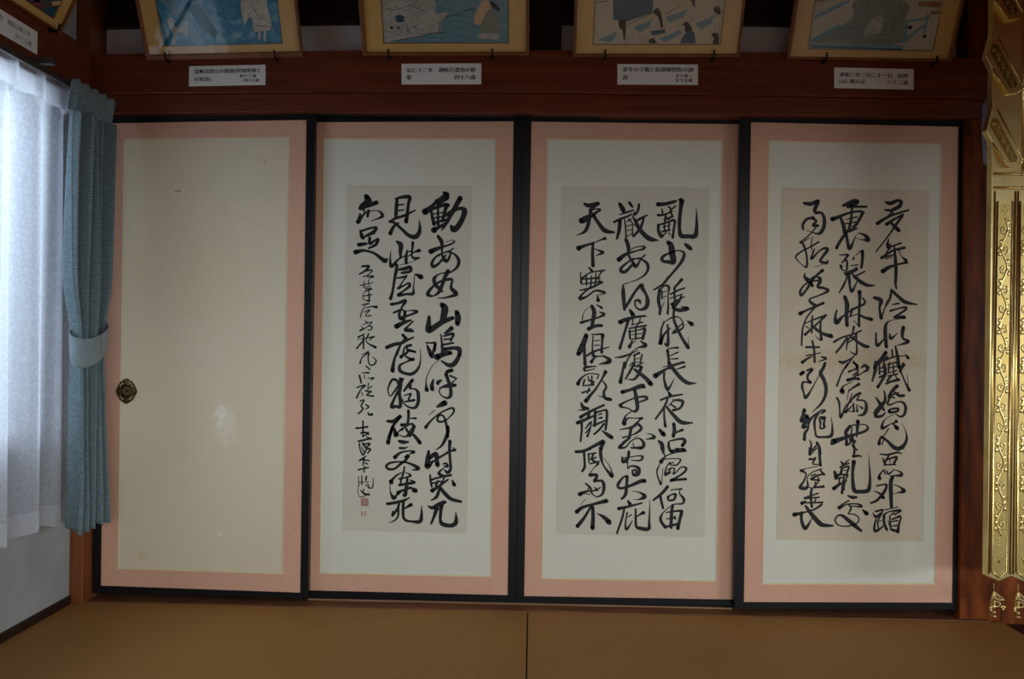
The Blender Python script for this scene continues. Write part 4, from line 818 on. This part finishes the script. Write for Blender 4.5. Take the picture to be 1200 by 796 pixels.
sh4 = [('lightblue', off(*o4, (225, 75), (360, 5), (390, 0), (390, 10), (225, 92))), ('green', off(*o4, (420, 0), (660, 0), (650, 100), (620, 200), (330, 200), (215, 190), (400, 90))), ('lightblue', off(*o4, (200, 190), (340, 110), (350, 120), (220, 200))),
       ('lightblue', off(*o4, (205, 205), (640, 205), (640, 225), (205, 218))), ('teal', off(*o4, (205, 216), (640, 222), (640, 232), (205, 222))),
       ('pale', off(*o4, (470, 130), (510, 70), (545, 70), (550, 110), (520, 160), (460, 160))), ('ink', line(*o4, 3, (380, 120), (450, 150), (520, 160), (600, 150))), ('ink', line(*o4, 3, (480, 20), (490, 80), (540, 60))), ('ink', line(*o4, 3, (560, 20), (610, 90), (590, 140))),
       ('lightblue', off(*o4, (645, 200), (635, 190), (735, 105), (750, 110))), ('lightblue', off(*o4, (640, 190), (660, 190), (668, 90), (655, 90))), ('lightblue', off(*o4, (735, 150), (750, 150), (768, 60), (755, 60))), ('lightblue', off(*o4, (655, 88), (770, 70), (768, 82), (660, 100))),
       ('brown', off(*o4, (715, 0), (830, 0), (820, 28), (720, 22))), ('brown', off(*o4, (235, 0), (300, 0), (235, 12))), ('hair', off(*o4, (662, 118), (680, 112), (690, 125), (672, 132))), ('hair', off(*o4, (735, 158), (752, 155), (750, 172), (735, 170))), ('brown', off(*o4, (775, 45), (825, 40), (822, 58), (772, 62)))]
P4 = dict(bl=(922.3, 69.2), br=(1115.3, 72.6), matbl=(927, 64.6), matbr=(1111.4, 69.8), prbl=(948.7, 55.2), prbr=(1094.5, 58.8))
g4 = wash('pale_interior_print', [(.3, S(184, 180, 158)), (.7, S(206, 200, 176))], 12, .5)
YP = -.062
make_picture(**P1, H=.44, Y=YP, label='framed blue print of a pale dog and a white-robed figure, above the blank screen', shapes=sh1, ground=g1)
make_picture(**P2, H=.44, Y=YP, label='framed print of a figure seated by a blue pond and pale shore', shapes=sh2, ground=g2)
make_picture(**P3, H=.44, Y=YP, label='framed print of black-haired pupils seated at low desks', shapes=sh3, ground=g3)
make_picture(**P4, H=.44, Y=YP, label='framed print of a grey-green robe and small blue table, nearest the gilded hanging', shapes=sh4, ground=g4)
XP = XL + .062
pb = WX(71.9, 40.7, XP); pa = WX(10, 0.5, XP)
o5 = (0, 0, 9.95)
sh5 = [('teal', off(*o5, (540, 120), (700, 110), (660, 210), (600, 180))), ('peach', off(*o5, (640, 40), (760, 30), (740, 80), (660, 90))), ('red', off(*o5, (420, 40), (520, 60), (560, 100), (460, 90))), ('hair', off(*o5, (440, 10), (520, 10), (500, 50), (440, 50)))]
make_picture(bl=(40, 20), br=(71.9, 40.7), matbl=(40.5, 17.5), matbr=(71.2, 37.5), prbl=(40, 5), prbr=(66, 23.5), H=.42, X=XP, Wd=.60, label='framed dark print over the window, on the left wall', shapes=sh5,
             ground=wash('dark_print', [(.3, S(50, 56, 60)), (.55, S(96, 84, 80)), (.75, S(120, 110, 90))], 16, 1))
# iron hooks carrying the pictures
def hook(p, nrm, label):
    t = thing('picture_hook', label, 'hook', p, 'black hooks under the pictures')
    bm = new_bm(); prism(bm, [p + Vector(v) for v in ((-.004, 0, -.016), (.004, 0, -.016), (.004, 0, .010), (-.004, 0, .010))] if abs(nrm.y) > .5 else [p + Vector(v) for v in ((0, -.004, -.016), (0, .004, -.016), (0, .004, .010), (0, -.004, .010))], nrm * .003)
    obj('hook_plate', bm, M['iron'], t)
    bm = new_bm(); z = Vector((0, 0, 1))
    sweep(bm, [p - z * .010 + nrm * .002, p - z * .013 + nrm * .020, p - z * .008 + nrm * .032, p + z * .006 + nrm * .036, p + z * .012 + nrm * .036], .0038, 8, axis=Vector((1, 0, 0)) if abs(nrm.y) > .5 else Vector((0, 1, 0)))
    obj('hook_prong', bm, M['iron'], t, smooth=True)
yb = -.0502
for (x, y, lab) in ((198.5, 69.5, 'black hook under the left end of the blue dog print'), (325, 67, 'black hook under the right end of the blue dog print'),
                    (457, 66, 'black hook under the left end of the pond print'), (577.3, 65.5, 'black hook under the right end of the pond print'),
                    (708.3, 66.5, 'black hook under the left end of the classroom print'), (834.3, 67.5, 'black hook under the right end of the classroom print'),
                    (964.6, 70, 'black hook under the left end of the robe and table print'), (1092.3, 73.5, 'black hook under the right end of the robe and table print')):
    hook(W(x, y, yb), Vector((0, -1, 0)), lab)
hook(WX(57.5, 32, XL + .0502), Vector((1, 0, 0)), 'black hook under the dark print on the left wall')

# caption cards
def text_mesh(s):
    c = bpy.data.curves.new('t', 'FONT'); c.body = s; c.size = 1.0; c.resolution_u = 2; c.offset = 0
    o = bpy.data.objects.new('t', c); C.objects.link(o)
    dg = bpy.context.evaluated_depsgraph_get(); me = bpy.data.meshes.new_from_object(o.evaluated_get(dg))
    bpy.data.objects.remove(o); bpy.data.curves.remove(c)
    return me
def card(corners, lines, label, Y=None, X=None):
    n_ = Vector((0, -1, 0)) if X is None else Vector((1, 0, 0))
    Q = [(W(x, y, Y) if X is None else WX(x, y, X)) for x, y in corners]
    bm = new_bm(); prism(bm, Q, n_ * -.0012)
    o = tag(obj('caption_card', bm, M['card']), label, 'caption card', 'captions on the lintel')
    TL, TR, BR, BL = Q
    bm = new_bm()
    for (s, u0_, v0, hgt, wmax) in lines:     # u, v in card fractions; height in fractions of the card
        me = text_mesh(s)
        xs = [v.co.x for v in me.vertices]; 
        x0, x1 = min(xs), max(xs)
        for du in (-.0022, .0022):               # struck twice for a bold printed weight
            vmap = []
            for v in me.vertices:
                u = u0_ + du + (v.co.x - x0) / (x1 - x0) * wmax; t = v0 - v.co.y * hgt
                p = (TL * (1 - u) + TR * u) * (1 - t) + (BL * (1 - u) + BR * u) * t
                vmap.append(bm.verts.new(p + n_ * (.0003 + du * .02)))
            for f in me.polygons:
                try: bm.faces.new([vmap[i] for i in f.vertices])
                except ValueError: pass
        bpy.data.meshes.remove(me)
    for f in bm.faces:
        f.normal_update()
        if f.normal.dot(n_) < 0: f.normal_flip()
    obj('lettering', bm, M['print_ink'], o, keep=True)
yc = -.0515
card([(221.7, 77.6), (311, 75.8), (311, 99.5), (221.2, 101.2)], [('霊峰高野山の開創(狩場明神と', .07, .36, .23, .87), ('の相逢)', .07, .74, .23, .22), ('四十三歳', .67, .60, .17, .21), ('—四十五歳', .67, .82, .17, .25)],
     'white caption card of small black characters under the blue dog print', Y=yc)
card([(470.5, 74.8), (564, 74.2), (564, 98.8), (470.5, 99)], [('弘仁十二年', .065, .40, .24, .33), ('讃岐万濃池の修', .465, .40, .24, .465), ('築', .065, .75, .24, .06), ('四十八歳', .665, .75, .24, .265)],
     'white caption card of small black characters under the pond print', Y=yc)
card([(723.5, 75), (818, 75.6), (818, 99.6), (723.5, 99)], [('東寺の下賜と綜藝種智院の創', .065, .35, .24, .875), ('設', .065, .74, .24, .065), ('五十歳—', .72, .62, .18, .21), ('五十五歳', .72, .84, .18, .21)],
     'white caption card of small black characters under the classroom print', Y=yc)
card([(977.7, 79), (1070.7, 81), (1070.7, 105), (977.7, 103.2)], [('承和二年三月二十一日', .065, .43, .24, .66), ('高野', .80, .43, .24, .13), ('山に御入定', .065, .75, .24, .33), ('六十二歳', .665, .75, .24, .265)],
     'white caption card of small black characters under the robe and table print', Y=yc)
xc = XL + .0515
pr_, br_ = WX(44, 37.7, xc), WX(43.3, 63.8, xc)
cw = .30
def wx_at(p): return p
TRc, BRc = pr_, br_
Q5 = None
n_ = Vector((1, 0, 0))
bm = new_bm(); hh = TRc.z - BRc.z
TLc, BLc = TRc + Vector((0, -cw, 0)), BRc + Vector((0, -cw, 0)); BLc.y = TLc.y; BRc.y = TRc.y
prism(bm, [TLc, TRc, BRc, BLc], Vector((-.0012, 0, 0)))
o = tag(obj('caption_card', bm, M['card']), 'white caption card above the lace curtain, on the left wall lintel', 'caption card', 'captions on the lintel')
bm = new_bm()
for (s, u0_, v0, hgt, wmax) in (('讃岐に御誕生　槇尾山御入学', .08, .42, .26, .80), ('四十三歳', .64, .80, .24, .26)):
    me = text_mesh(s); xs = [v.co.x for v in me.vertices]; x0, x1 = min(xs), max(xs); vm = []
    for v in me.vertices:
        u = u0_ + (v.co.x - x0) / (x1 - x0) * wmax; t_ = v0 - v.co.y * hgt
        vm.append(bm.verts.new((TLc * (1 - u) + TRc * u) * (1 - t_) + (BLc * (1 - u) + BRc * u) * t_ + n_ * .0003))
    for f in me.polygons:
        try: bm.faces.new([vm[i] for i in f.vertices])
        except ValueError: pass
    bpy.data.meshes.remove(me)
for f in bm.faces:
    f.normal_update()
    if f.normal.x < 0: f.normal_flip()
obj('lettering', bm, M['print_ink'], o, keep=True)

# ================================================================== GILDED HANGING
def gilt(name, c1, c2, rough=.32):
    n = N(name); a = n.noise(n.tc.outputs['Object'], 9, 5); b = n.noise(n.tc.outputs['Object'], 220, 3)
    n.col(n.ramp(n.math('ADD', n.math('MULTIPLY', a, .7), n.math('MULTIPLY', b, .3)), [(.35, c1), (.65, c2)]))
    n.set(rough, 1.0); n.bump(b, .12, .0006); return n.m
M['gold'] = gilt('gilt_brass', S(224, 198, 126), S(246, 228, 168), .33)
M['gold_bright'] = gilt('polished_gilt_edge', S(222, 192, 114), S(244, 220, 152), .26)
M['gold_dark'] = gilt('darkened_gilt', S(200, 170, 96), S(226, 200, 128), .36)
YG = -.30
M['gold_deep'] = gilt('deep_gilt', S(118, 90, 38), S(158, 126, 60), .45)  # deeper gilt tone for the strap recesses
G = lambda x, y, d=0: W(x, y, YG) + Vector((0, -d, 0))
def gpoly(pts, d=0): return [G(x, y, d) for x, y in pts]
hang = thing('gilded_hanging', 'tall gilded hanging of engraved plates with brass pendants, in front of the right post', 'hanging ornament', G(1190, 727))
bm = new_bm()                                # body: board with a scalloped lower edge
XR1, XR2 = 1242, 1240
edge = [(1164.5, -60), (XR1, -60), (XR2, 676), (1228, 682), (1214, 676), (1200.5, 682), (1185, 675.5), (1170.3, 681.5), (1157, 675.8), (1162, 225)]
prism(bm, gpoly(edge), Vector((0, .030, 0))); obj('main_plate', bm, M['gold'], hang, bevel=.002)
def rim(pts, r, mat, name, closed=True, d=.001, flat=.8):
    bm = new_bm(); sweep(bm, gpoly(pts, d), r, 8, flat=flat, axis=Vector((0, 1, 0)), closed=closed); return obj(name, bm, mat, hang, smooth=True)
# horizontal mouldings
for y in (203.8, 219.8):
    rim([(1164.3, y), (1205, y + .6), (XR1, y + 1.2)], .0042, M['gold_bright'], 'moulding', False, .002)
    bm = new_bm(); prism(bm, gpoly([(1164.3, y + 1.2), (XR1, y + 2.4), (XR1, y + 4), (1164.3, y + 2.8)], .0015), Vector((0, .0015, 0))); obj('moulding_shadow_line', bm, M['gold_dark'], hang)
# lower panels: framed pointed strips of scrollwork
def panel(xa_t, xb_t, xa_b, xb_b, yt, yb_):
    xm = (xa_b + xb_b) / 2
    outer = [(xa_t, yt), (xb_t, yt), (xb_b, yb_ - 7), (xm, yb_), (xa_b, yb_ - 7)]
    c = [(sum(p[0] for p in outer) / 5, sum(p[1] for p in outer) / 5)] 
    rim(outer, .0036, M['gold_bright'], 'panel_border', True, .001)
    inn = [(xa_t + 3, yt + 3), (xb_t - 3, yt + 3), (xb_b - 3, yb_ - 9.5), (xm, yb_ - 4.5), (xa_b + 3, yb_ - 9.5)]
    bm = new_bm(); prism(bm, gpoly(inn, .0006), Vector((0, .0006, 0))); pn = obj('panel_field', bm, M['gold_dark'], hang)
    # vine: a winding stem with a spiral leaf at every turn
    bm = new_bm()
    def cx(y): k = (y - yt) / (yb_ - yt); return ((xa_t + xb_t) / 2) * (1 - k) + ((xa_b + xb_b) / 2) * k
    A = (xb_t - xa_t) * .20; per = 46.0
    y0, y1 = yt + 20, yb_ - 46
    stem = [(cx(y0 + i * 2) + A * math.sin(2 * math.pi * i * 2 / per), y0 + i * 2) for i in range(int((y1 - y0) / 2))]
    sweep(bm, gpoly(stem, .0018), .0028, 6, flat=.7, axis=Vector((0, 1, 0)))
    k = 0; y = y0 + per * .25
    while y < y1:
        sgn = 1 if k % 2 == 0 else -1
        bx, by = cx(y) - sgn * A * .35, y + 2
        sp = []
        for i in range(22):
            a = i / 21 * 2.6 * math.pi; r = 4.6 * (1 - i / 24)
            sp.append((bx + sgn * r * math.cos(a) , by + r * 1.35 * math.sin(a)))
        sweep(bm, gpoly(sp, .002), [.0029 - .0014 * i / 21 for i in range(22)], 6, flat=.7, axis=Vector((0, 1, 0)))
        for j in range(3):                   # leaflets on the outside of the bend
            lx, ly = cx(y) + sgn * A * (1.15 + .16 * j), y - 7 + 7 * j
            ball(bm, G(lx, ly, .0018), .0056, .9, .4, 1.4)
        ball(bm, G(bx, by, .002), .003, 1, .5, 1)
        k += 1; y += per / 2
    for (dx, dy) in ((0, -13), (-2.5, -8), (2.5, -8), (0, -5)): ball(bm, G(cx(y0) + dx, y0 + dy, .0015), .0042, .6, .35, 1.2)
    ye = yb_ - 22
    for sgn in (-1, 1):
        sweep(bm, gpoly([(cx(ye) + sgn * 8, ye - 2), (cx(ye) + sgn * 5, ye + 2), (cx(ye) + sgn * 2, ye - 1), (cx(ye), ye + 5)], .0015), .0014, 6, flat=.7, axis=Vector((0, 1, 0)))
    for dy in (-24, -20, -16): ball(bm, G(cx(ye), ye + dy, .0015), .003, 1.2, .4, 1)
    obj('scrollwork', bm, M['gold'], pn, smooth=True)
panel(1169, 1187, 1161.5, 1179.5, 236, 677)
panel(1195.5, 1210.2, 1191, 1209, 236, 677.5)
panel(1221, 1238, 1219, 1237, 237, 678)
for (xt, xb_) in ((1166, 1158.6), (1190, 1183.4), (1193, 1187), (1216.5, 1212), (1219, 1215)):
    rim([(xt, 224), ((xt + xb_) / 2, 450), (xb_, 673)], .0027, M['gold_bright'], 'upright_rib', False, .001)
# upper part: diagonal strap bands with engraved recesses
rim([(1198.5, -60), (1198.5, 202)], .0032, M['gold_bright'], 'upright_rib', False, .001)
for k in range(3):
    dy = -86 * k
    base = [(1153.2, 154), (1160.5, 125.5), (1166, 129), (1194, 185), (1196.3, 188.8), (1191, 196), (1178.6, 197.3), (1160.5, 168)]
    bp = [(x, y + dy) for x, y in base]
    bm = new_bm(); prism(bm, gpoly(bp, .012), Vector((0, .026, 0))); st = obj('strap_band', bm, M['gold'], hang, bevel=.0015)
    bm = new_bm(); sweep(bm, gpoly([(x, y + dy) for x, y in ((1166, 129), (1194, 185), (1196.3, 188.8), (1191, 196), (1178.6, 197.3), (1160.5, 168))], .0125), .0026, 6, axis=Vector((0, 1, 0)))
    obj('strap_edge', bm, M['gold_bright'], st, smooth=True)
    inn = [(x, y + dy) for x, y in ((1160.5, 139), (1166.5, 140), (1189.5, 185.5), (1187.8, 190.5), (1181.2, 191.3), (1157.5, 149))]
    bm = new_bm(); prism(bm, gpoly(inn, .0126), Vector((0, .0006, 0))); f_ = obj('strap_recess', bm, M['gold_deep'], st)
    bm = new_bm()
    for i in range(9):
        t_ = i / 8; cx_, cy_ = 1163.5 + 21.5 * t_, 146 + 41 * t_ + dy
        sg = 1 if i % 2 else -1
        sp = [(cx_ + sg * 1.2 + 2.6 * (1 - j / 16) * math.cos(j / 14 * 2.4 * math.pi * sg), cy_ + 2.9 * (1 - j / 16) * math.sin(j / 14 * 2.4 * math.pi)) for j in range(15)]
        sweep(bm, gpoly(sp, .0134), .0011, 5, axis=Vector((0, 1, 0)))
    obj('strap_scrolls', bm, M['gold'], f_, smooth=True)
# brass pendants on bead chains
def pendant(cx_, ytop, dd):
    P_ = lambda x, y: G(cx_ + x, y, dd)
    bm = new_bm()
    for i in range(6): ball(bm, P_(0, ytop + 1.2 * i), .0016)
    ch = obj('bead_chain', bm, M['gold'], hang, smooth=True)
    bm = new_bm()
    y0 = ytop + 8
    def wing(ang, mirror):
        q = lambda x, y: G(cx_, y0 + y, dd) + Vector((math.cos(ang) * x * .0028 * mirror, -math.sin(ang) * x * .0028, 0))
        for pts in ([(0, 0), (5, 4), (11.5, 9.5), (6, 11), (0, 9)], [(0, 11), (6.5, 12.5), (8, 14.5), (4.5, 19), (0, 19)]):
            c_ = [q(*p) for p in pts]; m_ = sum(c_, Vector()) / len(c_)
            ring(bm, c_, [p.lerp(m_, .42) for p in c_], Vector((0, .0018, 0)))
        for a in range(3): ball(bm, q(4 + 1.6 * math.cos(a * 2.1), 7 + 1.6 * math.sin(a * 2.1)), .0022, 1, .6, 1)
        sweep(bm, [q(9, 11), q(10, 15), q(9.5, 18)], .0010, 5)
        for (x, y) in ((8, 18), (11, 18), (9.5, 20.5), (9.5, 17)): ball(bm, q(x, y), .0042, 1, .6, 1)
    wing(.35, 1); wing(.75, -1)
    obj('pendant_wings', bm, M['gold'], ch)
    bm = new_bm(); ball(bm, P_(0, y0 + 6), .0046, .6, .6, 2.6); ball(bm, P_(0, y0 + 19), .005, .8, .8, 1.6); ball(bm, P_(0, y0 + 25), .0062, 1, 1, 1); ball(bm, P_(0, y0 + 29.5), .0074, 1.1, 1.1, .6)
    obj('pendant_bell', bm, M['gold'], ch, smooth=True)
pendant(1167.3, 686, -.012); pendant(1195.7, 687, -.012); pendant(1224, 688, -.012)
# rod from which it hangs
bm = new_bm(); a = G(1200, -60) + Vector((0, .015, 0)); sweep(bm, [a - Vector((0, 0, .02)), Vector((a.x, a.y, CEIL))], .008, 10); obj('hanger_rod', bm, M['gold_dark'], hang, smooth=True)
